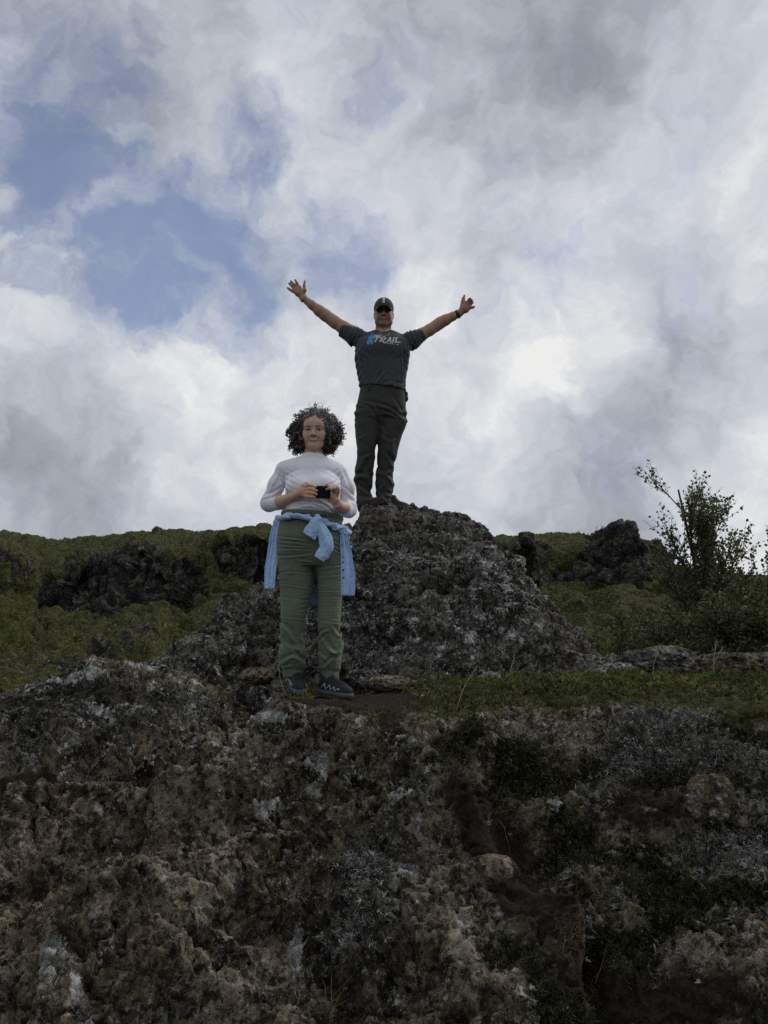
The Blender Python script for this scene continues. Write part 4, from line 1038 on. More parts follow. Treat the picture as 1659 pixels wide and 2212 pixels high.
nl += birch('birch_tree', gp(1552, 7.3), [((.03, 0, 1), 2.22), ((.08, .05, 1), 2.0), ((-.06, .05, 1), 1.86), ((-.30, 0, .95), 1.38), ((.20, 0, 1), 1.66)], 'tall sparse young birch rising above the bushes against the sky', 'tree', 'birches on the right', 47, 2, 3.2, .030, .015, nb=(13, 16), spread=.85, uptend=.32, tmin=.36, lr=.55, curve=.14)
nl += birch('birch_tree', gp(1665, 7.4), [((-.08, 0, 1), 1.26), ((.2, 0, 1), 1.12), ((-.4, 0, 1), .95)], 'shorter birch right of the tall one, at the right edge', 'tree', 'birches on the right', 42, 2, 6.0, .033, .015, nb=(8, 12), uptend=.45)
BG = 'birch bushes on the right'
for i, (px, Yd, h, lab, pr) in enumerate([(1385, 6.6, .62, 'loose yellow-green birch bush, leftmost of the bushes', 3.6), (1480, 6.5, .66, 'dense green bush in front of the tall birch', 5.5), (1590, 6.5, .72, 'dark leafy bush right of the bush in front of the tall birch', 6.5), (1700, 6.4, .85, 'large dark bush cut off by the right edge', 6.5), (1440, 7.6, .72, 'bush half hidden behind the leftmost birch bushes', 5.0), (1600, 7.8, .85, 'thick bush at the foot of the shorter birch', 6.5)]):
    tr = [((-.9, -.1, .75), h), ((-.35, 0, 1), h * 1.08), ((.3, -.1, 1), h * 1.05), ((.85, 0, .8), h), ((0, -.5, .9), h * .85)]
    cols = [(.040, .046, .016), (.070, .074, .026), (.105, .100, .036), (.38, .24, .06)] if i in (0,) else LC
    nl += birch('birch_bush', gp(px, Yd), tr, lab, 'bush', BG, 50 + i, 2, pr, .032, .013, nb=(8, 12), spread=.85, uptend=.25, cols=cols)
print('leaves', nl, time.time() - T0)
# ------------------------------------------------------------------ people
def skin_mat(name, mul=1.0):
    m, nt, b = newmat(name)
    a = nd(nt, 'ShaderNodeAttribute', attribute_name='Col'); geo = nd(nt, 'ShaderNodeNewGeometry')
    n1 = noise(nt, (geo, 'Position'), 45, 5, 0.6)
    r = ramp(nt, [(0.3, (.86, .84, .84)), (0.7, (1.1, 1.12, 1.12))]); L(nt, n1, 'Fac', r, 0)
    mx = mixc(nt, 1.0, (a, 'Color'), (r, 0), 'MULTIPLY'); L(nt, mx, 2, b, 'Base Color')
    b.inputs['Roughness'].default_value = 0.55; b.inputs['Specular IOR Level'].default_value = 0.35
    b.inputs['Subsurface Weight'].default_value = 0.12; b.inputs['Subsurface Radius'].default_value = (.012, .005, .003)
    n2 = noise(nt, (geo, 'Position'), 300, 3)
    bp = nd(nt, 'ShaderNodeBump'); bp.inputs['Strength'].default_value = 0.12; bp.inputs['Distance'].default_value = 0.002
    L(nt, n2, 'Fac', bp, 'Height'); L(nt, bp, 'Normal', b, 'Normal')
    return m
M_SKIN = skin_mat('skin')

def head_frame(yaw=0, pitch=0, roll=0):
    """columns: right in the picture, face forward, up"""
    f = Vector((0, -1, 0)); x = Vector((1, 0, 0)); u = Vector((0, 0, 1))
    M = Matrix.Rotation(math.radians(yaw), 3, 'Z') @ Matrix.Rotation(math.radians(pitch), 3, 'X') @ Matrix.Rotation(math.radians(roll), 3, 'Y')
    return np.array([M @ x, M @ f, M @ u]).T

def head_sdf(F, c, R, s, fem):
    s = np.ones(3) * s; sr = float(s.mean())
    def T(x, y, z): return np.asarray(c) + R @ (np.array([x, y, z]) * s)
    def E(x, y, z, rx, ry, rz, k=.02, sub=False): F.ell(T(x, y, z), np.array([rx, ry, rz]) * s, k, R, sub)
    def C(a, b, ra, rb, k=.012, sub=False): F.cone(T(*a), T(*b), ra * sr, rb * sr, k, sub)
    E(0, -.015, .045, .073, .092, .080, .0)
    E(0, .022, -.012, .064, .066, .082, .03)
    jw = .034 if fem else .043
    for q in (-1, 1):
        C((q * .052, .0, -.035), (q * jw, .030, -.078), .017, .018, .045)
        C((q * jw, .030, -.078), (q * .012, .066, -.100), .018, .017, .04)
        E(q * .040, .060, -.026, .024, .022, .020, .022)
        E(q * .034, .066, -.050, .018, .016, .018, .02)
        C((q * .010, .080, .022), (q * .042, .070, .020), .009, .008, .014)
    E(0, .068, -.102, .019, .017, .014, .02)
    E(0, .068, .045, .048, .025, .035, .03)
    for q in (-1, 1):
        E(q * .031, .092, .002, .019, .012, .010, .008, True)
        E(q * .031, .073, .002, .0145, .0135, .0125, .003)
        C((q * .017, .083, .0085), (q * .044, .076, .0075), .0035, .003, .004)     # upper lid
        C((q * .018, .083, -.0055), (q * .043, .076, -.0045), .0022, .002, .004)
    C((0, .082, .018), (0, .100, -.024), .0075, .0100, .012)
    E(0, .101, -.027, .0115, .010, .0088, .008)
    for q in (-1, 1):
        E(q * .0130, .090, -.0305, .0080, .010, .0070, .008)
    # mouth
    for q in (-1, 1):
        C((0, .0905, -.0555), (q * .016, .0865, -.0535), .0045, .0042, .005); C((q * .016, .0865, -.0535), (q * .030, .074, -.0465), .0042, .0030, .005)
        C((0, .0865, -.0735), (q * .015, .083, -.0690), .0052, .0046, .005); C((q * .015, .083, -.0690), (q * .029, .074, -.0490), .0046, .0028, .005)
        E(q * .040, .066, -.046, .013, .012, .016, .014)
    E(0, .082, -.064, .026, .010, .010, .006)
    for q in (-1, 1):
        E(q * .076, -.012, -.006, .010, .020, .031, .006); E(q * .082, -.004, -.004, .006, .011, .018, .005, True)

def head_col(loc, base, fem, stubble=0.0):
    """loc: points in head units; base colour -> colours"""
    x, f, z = loc[:, 0], loc[:, 1], loc[:, 2]; ax = np.abs(x)
    c = np.tile(np.asarray(base, float), (len(loc), 1))
    front = f > .045
    def mixin(m, col): 
        nonlocal c
        c = c * (1 - m[:, None]) + np.asarray(col) * m[:, None]
    if stubble:
        m = stubble * sstep(-.030, -.055, z) * sstep(-.02, .03, f) * (z > -.125)
        mixin(m, np.array([.10, .075, .06]))
    ck = .35 * np.exp(-((ax - .04) ** 2 + (z + .032) ** 2) / .018 ** 2) * front
    mixin(ck, np.asarray(base) * np.array([1.12, .80, .76]))
    mixin(.4 * np.exp(-(x ** 2 + (z + .03) ** 2) / .012 ** 2) * front, np.asarray(base) * np.array([1.1, .82, .78]))
    w_ = .032 if fem else .026
    t = np.clip(ax / w_, 0, 1); pr = np.sqrt(np.clip(1 - t ** 2, 0, 1)) * (ax < w_)
    up_, lo_ = -.0555 + .0095 * t ** 2, -.0560 - (.0155 if fem else .0115) * pr + .0095 * t ** 2      # inner edges of the open smile
    lipo = (z < up_ + .0060 * pr ** .6) & (z > lo_ - .0068 * pr ** .7) & front & (ax < w_)
    mixin(lipo * .6, np.array([.33, .14, .12]) if fem else np.array([.27, .14, .115]))
    inn = (z < up_) & (z > lo_) & front & (ax < w_ * .92)
    mixin(inn * 1.0, np.array([.12, .045, .04]))
    if fem: te = (z < up_ - .0004) & (z > lo_ + .0030) & front & (ax < .028); mixin(te * 1.0, np.array([.58, .53, .47]))
    else: te = (z < up_ - .001) & (z > up_ - .0065) & front & (ax < .020); mixin(te * .8, np.array([.42, .38, .34]))
    nl = np.exp(-((np.hypot(ax - .012, z + .060) - .030) / .0022) ** 2) * (z > -.056) * (z < -.034) * (ax > .02) * front
    mixin(.30 * nl, np.asarray(base) * .45)
    co = (np.hypot(ax - .030, z + .049) < .004) & front; mixin(co * .6, np.array([.10, .05, .04]))
    # eyes
    ex, ez = ax - .031, z - .002
    eye = ((ex / .0135) ** 2 + ((ez + .0003) / .0040) ** 2 < 1) & front
    mixin(eye * 1.0, np.array([.28, .26, .245]))
    iris = eye & (np.abs(ex + .001) < .0062); mixin(iris * 1.0, np.array([.018, .012, .010]))
    lash = (np.abs(ez - .0048 * (1 - (ex / .016) ** 2)) < .0022) & (np.abs(ex) < .016) & front; mixin(lash * .9, np.array([.02, .015, .013]))
    bl = (np.abs(z - (.0225 + .004 * np.sin((ax - .014) / .036 * 3.1) - .0)) < .0036 * (1 - .5 * sstep(.03, .05, ax))) & (ax > .014) & (ax < .050) & front
    mixin(bl * .85, np.array([.03, .022, .018]))
    no = (((ax - .0068) / .0040) ** 2 + ((z + .0375) / .0026) ** 2 < 1) & (f > .085); mixin(no * .6, np.array([.06, .03, .025]))
    return c

def refine_face(o, c, R, s, colf, cuts=2):
    import bmesh
    s = np.ones(3) * s
    bm = bmesh.new(); bm.from_mesh(o.data); Rm = Matrix([list(r) for r in R]).transposed(); cv = Vector([float(v) for v in c])
    ed = []
    for e in bm.edges:
        l = Rm @ ((e.verts[0].co + e.verts[1].co) / 2 - cv); l = Vector((l.x / s[0], l.y / s[1], l.z / s[2]))
        if l.y > .05 and abs(l.x) < .055 and -.09 < l.z < .035: ed.append(e)
    bmesh.ops.subdivide_edges(bm, edges=ed, cuts=cuts, use_grid_fill=True)
    bm.to_mesh(o.data); bm.free()
    n = len(o.data.vertices); V = np.zeros(n * 3, np.float32); o.data.vertices.foreach_get('co', V); V = V.reshape(-1, 3)
    a = o.data.color_attributes['Col']; C4 = np.ones((n, 4), np.float32); C4[:, :3] = colf(V); a.data.foreach_set('color', C4.ravel())
    o.data.polygons.foreach_set('use_smooth', np.ones(len(o.data.polygons), bool))

def W_(px, py, dy=0.0): return at(px, py, 4.45 + dy)
def M_(px, py, dy=0.0): return at(px, py, 6.10 + dy)
def sec(fn, rows, rk=1.0):
    """rows (py, pxL, pxR, dy, ry) -> (z, cx, cy, rx, ry)"""
    o = []
    for py, a, b, dy, ry in rows:
        A, B = fn(a, py, dy), fn(b, py, dy)
        o.append(((A[2] + B[2]) / 2, (A[0] + B[0]) / 2, A[1], (B[0] - A[0]) / 2 * rk, ry * rk))
    return o
def field_for(pts, pad, res):
    pts = np.asarray(pts); return Field(pts.min(0) - pad, pts.max(0) + pad, res)
def shell_obj(F, name, mat, parent, col=None):
    V, Q = F.mesh(); return mesh_obj(name, V, Q, mat, parent, True, col=col)

def make_shoe(parent, heel, toe, up, length, colors, mats, mirror=1, zig=False, tab=None, sock=None, laces=None):
    """shoe built lying along +x, then laid from heel to toe"""
    f = Field((-.02, -.075, -.02), (.30, .075, .15), .0035)
    for c, r in (((.062, 0, .048), (.066, .037, .052)), ((.135, 0, .045), (.075, .039, .045)), ((.205, .004 * mirror, .034), (.064, .045, .036))): f.ell(c, r, .03)
    f.cone((.050, 0, .06), (.052, 0, .112), .037, .036, .02); f.cone((.11, 0, .075), (.075, 0, .118), .024, .020, .02)
    f.cone((.050, 0, .09), (.050, 0, .135), .029, .030, .004, True)
    f.half((0, 0, .014), (0, 0, -1))
    V, Q = f.mesh()
    s = Field((-.02, -.075, -.02), (.30, .075, .08), .0035)
    for c, r in (((.062, 0, .012), (.073, .043, .03)), ((.135, 0, .012), (.09, .042, .026)), ((.207, .004 * mirror, .014), (.071, .050, .028))): s.ell(c, r, .02)
    s.half((0, 0, .021), (-.06, 0, 1)); s.half((0, 0, 0), (0, 0, -1))
    s.displace(lambda p: .002 * np.sign(np.sin(p[:, 0] * 260)) * (p[:, 2] < .008))
    SV, SQ = s.mesh()
    heel = np.asarray(heel, float); d = np.asarray(toe, float) - heel
    fx = d / np.linalg.norm(d); up = np.asarray(up, float); up = up - (up @ fx) * fx; up /= np.linalg.norm(up); fy = np.cross(up, fx)
    k = length / .28
    def tr(P): 
        P = np.asarray(P, float) * k
        return heel + P[:, :1] * fx + P[:, 1:2] * fy + P[:, 2:] * up
    bvh = BVHTree.FromPolygons([tuple(v) for v in V], [tuple(int(i) for i in q) for q in Q])
    def side(x, z, q):
        h = bvh.ray_cast(Vector((x, q * .2, z)), Vector((0, -q, 0)))[0]
        return (h.x, h.y + q * .001, h.z) if h else (x, q * .03, z)
    def top(x, y):
        h = bvh.ray_cast(Vector((x, y, .3)), Vector((0, 0, -1)))[0]
        return (h.x, h.y, h.z + .0015) if h else (x, y, .05)
    body = mesh_obj('shoe', tr(V), Q, mats['upper'], parent)
    mesh_obj('sole', tr(SV), SQ, mats['sole'], body)
    lb = MB()
    for i in range(5):
        x = .105 + .022 * i; w = .019
        a, b = top(x, -w), top(x + .014, w); c = top(x + .007, 0)
        lb.tube(tr(np.array([a, c, b])), .0026, 6); a, b = top(x, w), top(x + .014, -w); lb.tube(tr(np.array([a, c, b])), .0026, 6)
    lb.build('laces', mats['laces'], body)
    if zig:
        zb = MB()
        for q in (-1, 1):
            pts = []
            for i in range(9):
                x = .045 + i * .021; pts.append(side(x + (.012 if i % 2 else 0), (.064 - .0022 * i) if i % 2 else .030, q))
            dense = []
            for a, b in zip(pts[:-1], pts[1:]):
                for t in np.linspace(0, 1, 5)[:-1]: dense.append(side(a[0] * (1 - t) + b[0] * t, a[2] * (1 - t) + b[2] * t, q))
            zb.tube(tr(np.array(dense)), .0030, 6)
        zb.build('overlay_stripe', mats['stripe'], body)
    if tab:
        tb = MB(); x0 = np.array([.098, 0, .112]); 
        Vt = np.array([(x, y, z) for x in (.100, .104) for y in (-.009, .009) for z in (.088, .128)], float)
        Vt[:, 0] += (Vt[:, 2] - .088) * -.45 + .012
        Qt = [(0, 1, 3, 2), (4, 6, 7, 5), (0, 2, 6, 4), (1, 5, 7, 3), (0, 4, 5, 1), (2, 3, 7, 6)]
        tb.add(tr(Vt), Qt); tb.build('pull_tab', mats['tab'], body, smooth=False)
    if sock:
        sb = MB(); sb.tube(tr(np.array([(.052, 0, .07), (.052, 0, .115), (.053, 0, .15)])), .030 * k, 14); sb.build('sock', mats['sock'], body)
    return body

def creases(p, lst):
    """folds of cloth along traced lines: a ridge on one side, a groove on the other"""
    px, py = proj(p); o = np.zeros(len(p))
    for pts, dep, w in lst:
        P_ = np.array(pts, float)
        m = (px > P_[:, 0].min() - 4 * w) & (px < P_[:, 0].max() + 4 * w) & (py > P_[:, 1].min() - 4 * w) & (py < P_[:, 1].max() + 4 * w)
        if not m.any(): continue
        P_ = spline(P_, 14) if len(P_) > 2 else np.linspace(P_[0], P_[1], 8)
        x, y = px[m], py[m]; best = np.full(len(x), 1e9); sg = np.zeros(len(x)); tt = np.zeros(len(x)); n = len(P_) - 1
        for i in range(n):
            a, b = P_[i], P_[i + 1]; d = b - a; L2 = d @ d + 1e-9
            t = np.clip(((x - a[0]) * d[0] + (y - a[1]) * d[1]) / L2, 0, 1)
            ex, ey = x - a[0] - t * d[0], y - a[1] - t * d[1]; dd = np.hypot(ex, ey); near = dd < best
            best = np.where(near, dd, best); sg = np.where(near, np.sign(d[0] * ey - d[1] * ex), sg); tt = np.where(near, (i + t) / n, tt)
        q = best * sg / w
        o[m] += dep * 2.2 * q * np.exp(-q * q) * np.sin(np.pi * np.clip(tt * .86 + .07, 0, 1)) ** .6
    return o

def ribbon(pts, widths, wdirs, fold=0.006, nfold=3, thick=0.004, seed=0, n=40, m=22):
    """cloth strip: centre line, width and width direction per control point -> closed thin sheet"""
    C = spline(np.asarray(pts, float), n); w = spline(np.asarray(widths, float)[:, None], n)[:, 0]
    D = spline(np.asarray(wdirs, float), n); D /= np.linalg.norm(D, axis=1, keepdims=True)
    T = np.gradient(C, axis=0); T /= np.linalg.norm(T, axis=1, keepdims=True) + 1e-9
    Nn = np.cross(D, T); Nn /= np.linalg.norm(Nn, axis=1, keepdims=True) + 1e-9
    u = np.linspace(-1, 1, m)
    q = np.stack([np.tile(u * 2.2, (n, 1)), np.tile(np.linspace(0, 3, n)[:, None], (1, m)), np.full((n, m), seed * 3.7)], -1)
    off = fold * (np.sin(u[None] * math.pi * nfold + 2.0 * vnoise(q * .6, seed)) + .9 * fbm(q * 2.2, 3, .5, seed + 5))
    S = C[:, None] + D[:, None] * (u[None, :, None] * w[:, None, None]) + Nn[:, None] * off[..., None]
    nrm = grid_normals(S)
    A = (S + nrm * thick / 2).reshape(-1, 3); B = (S - nrm * thick / 2).reshape(-1, 3)
    Fa = grid_faces(m, n); k = n * m
    e = []
    for r_ in (np.arange(m), np.arange(m) + (n - 1) * m, np.arange(n) * m, np.arange(n) * m + m - 1):
        e.append(np.stack([r_[:-1], r_[1:], r_[1:] + k, r_[:-1] + k], -1))
    return np.concatenate([A, B]), np.concatenate([Fa, Fa[:, ::-1] + k] + e), S, nrm
# ------------------------------------------------------------------ the woman
SK_W = np.array([.58, .375, .28])
woman = empty('person', W_(675, 1500), 'woman with curly grey-streaked hair in a white shirt holding a phone', 'person')
HW = W_(680, 931, -.02); RW = head_frame(0, 14, 0); HS_W = np.array([1.06, .98, .90])
TORSO_W = [(983, 656, 700, 0, .056), (990, 640, 710, .005, .064), (996, 618, 722, .01, .072), (1003, 606, 733, .012, .085), (1014, 602, 739, .01, .10), (1024, 606, 739, .01, .108), (1040, 616, 735, .0, .115), (1065, 617, 735, -.005, .122), (1090, 617, 734, 0, .118), (1108, 614, 736, 0, .118), (1117, 615, 735, 0, .112)]
HIPS_W = [(1112, 613, 736, 0, .118), (1130, 606, 739, 0, .124), (1150, 601, 740, 0, .13), (1169, 598, 740, .0, .135), (1190, 598.5, 741, .0, .132), (1214, 600, 741, 0, .12), (1226, 604, 737, 0, .105)]
LEGL_W = [(1170, 600, 668, 0, .10), (1200, 600, 676, 0, .105), (1240, 602, 678, 0, .102), (1285, 605, 673, 0, .095), (1325, 606.5, 662, -.01, .085), (1345, 606, 658, -.015, .08), (1365, 605.5, 655, -.01, .078), (1393, 604, 658, 0, .082), (1420, 605, 659, 0, .08), (1440, 608, 657, 0, .07), (1452, 611, 652, 0, .058), (1463, 612, 649, 0, .052)]
LEGR_W = [(1170, 672, 740, 0, .10), (1200, 676, 741, 0, .105), (1240, 684, 741, 0, .102), (1290, 688, 739, 0, .095), (1330, 687.5, 736, -.01, .085), (1350, 687, 735.5, -.015, .08), (1372, 686.5, 736, -.01, .078), (1395, 687, 739, 0, .082), (1425, 689, 739, 0, .08), (1442, 691, 737, 0, .07), (1453, 694, 732, 0, .058), (1467, 697, 731, 0, .052)]
# --- body
F = Field(W_(560, 1510) - np.array([.02, .36, .04]), W_(772, 880) + np.array([.02, .22, .04]), .0034)
head_sdf(F, HW, RW, HS_W, True)
F.chain([HW + RW @ np.array([0, -.015, -.05]), W_(678, 983, .02), W_(677, 1000, .03)], [.058, .056, .062], .02)
F.sections(sec(W_, TORSO_W[2:], .93), .04); F.sections(sec(W_, HIPS_W, .85), .02)
F.sections(sec(W_, LEGL_W[1:], .75), .01); F.sections(sec(W_, LEGR_W[1:], .75), .01)
ELB_L, ELB_R = W_(581, 1086, .03), W_(751, 1099, .04)
WR_L, WR_R = W_(640, 1070, -.15), W_(730, 1091, -.165)
for sh, el, wr, mid in ((W_(627, 1026, .02), ELB_L, WR_L, W_(607, 1084, -.055)), (W_(724, 1027, .02), ELB_R, WR_R, W_(743, 1097, -.06))):
    um = W_(599, 1048, .025) if sh[0] < el[0] + .2 and el is ELB_L else W_(746, 1053, .025)
    F.chain([sh, um, el], [.034, .032, .030], .02); F.chain([el, mid, wr], [.030, .035, .026], .015)
# her right hand (left in the picture): back of the hand seen, fingers over the phone's back
F.chain([WR_L, W_(650, 1065, -.175)], [.024, .026], .015); F.ell(W_(655, 1062, -.195), (.026, .018, .031), .015)
HANDS_W = [[(658, 1051, -.20), (666, 1048.5, -.232), (674, 1049.5, -.236), (681, 1052, -.228)], [(659, 1058, -.205), (668, 1056.5, -.238), (676, 1057.5, -.240), (684, 1060.5, -.230)],
           [(659, 1064.5, -.205), (668, 1064.5, -.238), (676, 1065.5, -.240), (683.5, 1068, -.230)], [(658, 1071, -.20), (666, 1072.5, -.232), (673, 1073.5, -.236), (680, 1075, -.228)]]
for ch in HANDS_W: F.chain([W_(*c) for c in ch], [.0105, .0098, .0088, .0078], .006)
F.chain([W_(649, 1058, -.185), W_(655, 1049, -.195), W_(662, 1045, -.19), W_(668, 1046.5, -.185)], [.013, .011, .0095, .0085], .008)
# her left hand (right in the picture)
F.chain([WR_R, W_(726, 1082, -.185)], [.025, .024], .015); F.ell(W_(723, 1073, -.195), (.019, .022, .030), .015)
for ch in [[(720, 1062, -.205), (714, 1052, -.222), (707, 1047.5, -.232), (701, 1049.5, -.233)], [(722, 1063, -.212), (718, 1055.5, -.232), (712, 1054.5, -.240), (706, 1057, -.236)],
           [(725, 1065, -.213), (725.5, 1057, -.232), (721, 1055, -.244), (716, 1058, -.242)], [(728, 1069, -.208), (731, 1062, -.226), (730.5, 1056, -.238), (728.5, 1052.5, -.244)]]:
    F.chain([W_(*c) for c in ch], [.0100, .0092, .0083, .0074], .006)
F.chain([W_(719, 1083, -.185), W_(712, 1079, -.185), W_(706, 1074, -.18)], [.013, .0105, .009], .008)
V, Q = F.mesh()
def col_w(V):
    loc = (V - HW) @ RW / HS_W
    colr = np.tile(SK_W, (len(V), 1)); hm_ = (loc[:, 2] > -.13) & (np.abs(loc[:, 0]) < .11)
    colr[hm_] = head_col(loc[hm_], SK_W, True)
    hand = np.exp(-((V - W_(668, 1062, -.22)) ** 2).sum(1) / .09 ** 2) + np.exp(-((V - W_(716, 1062, -.22)) ** 2).sum(1) / .09 ** 2)
    colr[:, 1:] *= (1 - .10 * np.clip(hand, 0, 1))[:, None]
    return colr
body_w = mesh_obj('body', V, Q, M_SKIN, woman, True, col=col_w(V))
refine_face(body_w, HW, RW, HS_W, col_w)
print('woman body', len(V), time.time() - T0)
# --- shirt
M_SHIRT = cloth_mat('white jersey', (.76, .75, .82), .9, 700, .03, bump=.05, wrinkle=.10, wscale=11)
F = Field(W_(555, 1140) - np.array([.02, .26, .01]), W_(782, 975) + np.array([.02, .24, .03]), .0036)
F.sections(sec(W_, TORSO_W, 1.0), .0, 2.15)
for px in (647, 703): F.ell(W_(px, 1055, -.085), (.086, .088, .074), .045)
F.ell(W_(675, 1100, -.03), (.14, .108, .05), .05)
SL = [W_(616, 1017, .02), W_(598, 1047, .025), ELB_L + np.array([0, .01, 0]), W_(598, 1087, -.03)]
SR_ = [W_(730, 1022, .02), W_(747, 1053, .025), ELB_R + np.array([.004, .01, 0]), W_(745, 1099, -.04)]
F2 = Field(F.lo, F.lo + .01, F.res); F2.n = F.n; F2.a = np.full(F.n, F.FAR, np.float32)
for S_, wr in ((SL, WR_L), (SR_, WR_R)):
    F2.chain(S_, [.055, .047, .047, .042], .03)
    d = wr - S_[3]; d /= np.linalg.norm(d)
    F2.ell(S_[3] + d * .115, (.10, .10, .10), .003, None, True)
h_ = np.maximum(.035 - np.abs(F.a - F2.a), 0) / .035
F.a = np.minimum(F.a, F2.a) - h_ * h_ * (.035 / 4)
def wr_w(p):
    a = fbm(p * np.array([9, 9, 26]) + p[:, :1] * np.array([0, 0, 30]), 3, .55, 301)
    px, py = proj(p); dxr = np.abs(px - 676)
    arm = sstep(52, 66, dxr)
    pit = np.exp(-((dxr - 52) / 16) ** 2 - ((py - 1036) / 22) ** 2)
    belly = np.exp(-((py - 1100) / 14) ** 2) * (1 - arm)
    pl = np.sin((py - 1036) * .55 + dxr * .30 + 2 * a)
    bl = np.sin(py * .75 - .02 * (px - 640) ** 2 * .1 + 3 * a)
    return .0010 * a + .0030 * pit * pl + .0016 * belly * bl + .0012 * arm * fbm(np.stack([px * .05 + py * .03, py * .06, p[:, 1] * 3], -1), 3, .5, 305) * 2
F.displace(wr_w)
CR = [([(616, 1029), (634, 1020), (650, 1017)], .004, 3.2), ([(614, 1036), (628, 1025), (643, 1021)], .004, 3), ([(704, 1016), (720, 1022), (736, 1033)], .006, 3.2), ([(709, 1022), (724, 1028), (736, 1039)], .005, 3),
      ([(650, 1084), (697, 1092), (727, 1114)], .007, 4), ([(625, 1099), (664, 1091), (690, 1096)], .005, 3.5), ([(616, 1107), (650, 1101), (680, 1104)], .005, 3), ([(697, 1081), (714, 1092), (728, 1106)], .006, 3.5),
      ([(604, 1024), (592, 1045), (581, 1066)], .006, 4), ([(607, 1048), (594, 1057), (578, 1064)], .006, 3.5), ([(606, 1062), (592, 1070), (572, 1077)], .006, 3.5), ([(600, 1035), (588, 1060)], .004, 3), ([(739, 1018), (749, 1042), (756, 1066)], .006, 4), ([(742, 1068), (754, 1079), (766, 1086)], .007, 3.5), ([(738, 1050), (752, 1062), (764, 1074)], .006, 3.5),
      ([(617, 1075), (640, 1079), (660, 1078)], .004, 4), ([(615, 1030), (617, 1060), (616, 1090)], -.007, 2.6), ([(736, 1034), (735, 1060), (734, 1090)], .007, 2.6)]
F.displace(lambda p: creases(p, CR))
shirt_w = shell_obj(F, 'long_sleeved_shirt', M_SHIRT, woman)
# neckband and cuff bands are sewn on
nb_ = MB(); ang = np.linspace(0, 2 * np.pi, 40, endpoint=False)
def ring(c, rx, ry, tilt=0.0, r=.006, hgt=1.0, sides=8):
    pts = np.stack([c[0] + rx * np.cos(ang), c[1] + ry * np.sin(ang), c[2] + tilt * np.cos(ang)], -1)
    n = len(pts); V = []
    for i in range(n):
        o = np.array([np.cos(ang[i]) * rx, np.sin(ang[i]) * ry, 0]); o /= np.linalg.norm(o)
        for j in range(sides):
            b = j / sides * 2 * np.pi; V.append(pts[i] + o * r * np.cos(b) + np.array([0, 0, hgt * r * np.sin(b)]))
    ids = np.arange(n * sides).reshape(n, sides)
    Fq = np.stack([ids, np.roll(ids, -1, 1), np.roll(np.roll(ids, -1, 1), -1, 0), np.roll(ids, -1, 0)], -1).reshape(-1, 4)
    return np.array(V), Fq
z_, cx_, cy_, rx_, ry_ = sec(W_, [(987, 654, 701, .004, .060)])[0]
V, Q = ring((cx_, cy_, z_), rx_ - .001, ry_ - .002, -.008, .0055, 1.9); nb_.add(V, Q); nb_.build('neckband', M_SHIRT, shirt_w)
# --- trousers
M_TRO = cloth_mat('olive cotton', (.118, .142, .100), .9, 500, .08, wrinkle=.35, wscale=10)
F = Field(W_(590, 1472) - np.array([.02, .2, .01]), W_(750, 1108) + np.array([.02, .2, .01]), .0036)
F.sections(sec(W_, HIPS_W, 1.01), 0, 2.2); F.sections(sec(W_, LEGL_W), .018, 2.15); F.sections(sec(W_, LEGR_W), .018, 2.15)
def wr_t(p):
    px, py = proj(p)
    a = fbm(p * np.array([7, 7, 15]), 3, .55, 311)
    th = sstep(1150, 1170, py) * sstep(1260, 1215, py) * (1.0 - .55 * sstep(665, 690, px))
    a2 = fbm(np.stack([px * .03, py * .10, np.zeros_like(px)], -1), 3, .55, 317)
    o = .0042 * th * a2
    low = sstep(1345, 1375, py) * sstep(1462, 1440, py)
    b = fbm(np.stack([px * .03 + py * .02, py * .042 - px * .025, np.zeros_like(px)], -1), 3, .5, 313)
    o += .014 * low * b
    cuff = sstep(1438, 1450, py)
    o += .0022 * cuff * np.sin(px * .75 + 2 * a) - .004 * np.exp(-((py - 1447 - .12 * (px - 675) * .3) / 3.5) ** 2)
    kn = np.exp(-((py - 1300) / 30) ** 2); o += .0022 * kn * .35 * np.sin(py * .9 + 2 * a) * sstep(640, 660, np.where(px < 680, px, 700 - (px - 690) * 0 - 40))
    for sy in (1277 - 20, 1340, 1262 + 30): o += -.0022 * np.exp(-((py - sy - 3 * np.sin(px * .05)) / 1.6) ** 2) * (py > 1240)
    o += -.0022 * np.exp(-((px - 676 - .05 * (py - 1150)) / 1.5) ** 2) * (py < 1215)                       # fly seam
    o += -.0018 * np.exp(-((px - 707 - .03 * (py - 1150)) / 1.4) ** 2) * (py > 1140) * (py < 1230)
    return o + .002 * a
F.displace(wr_t)
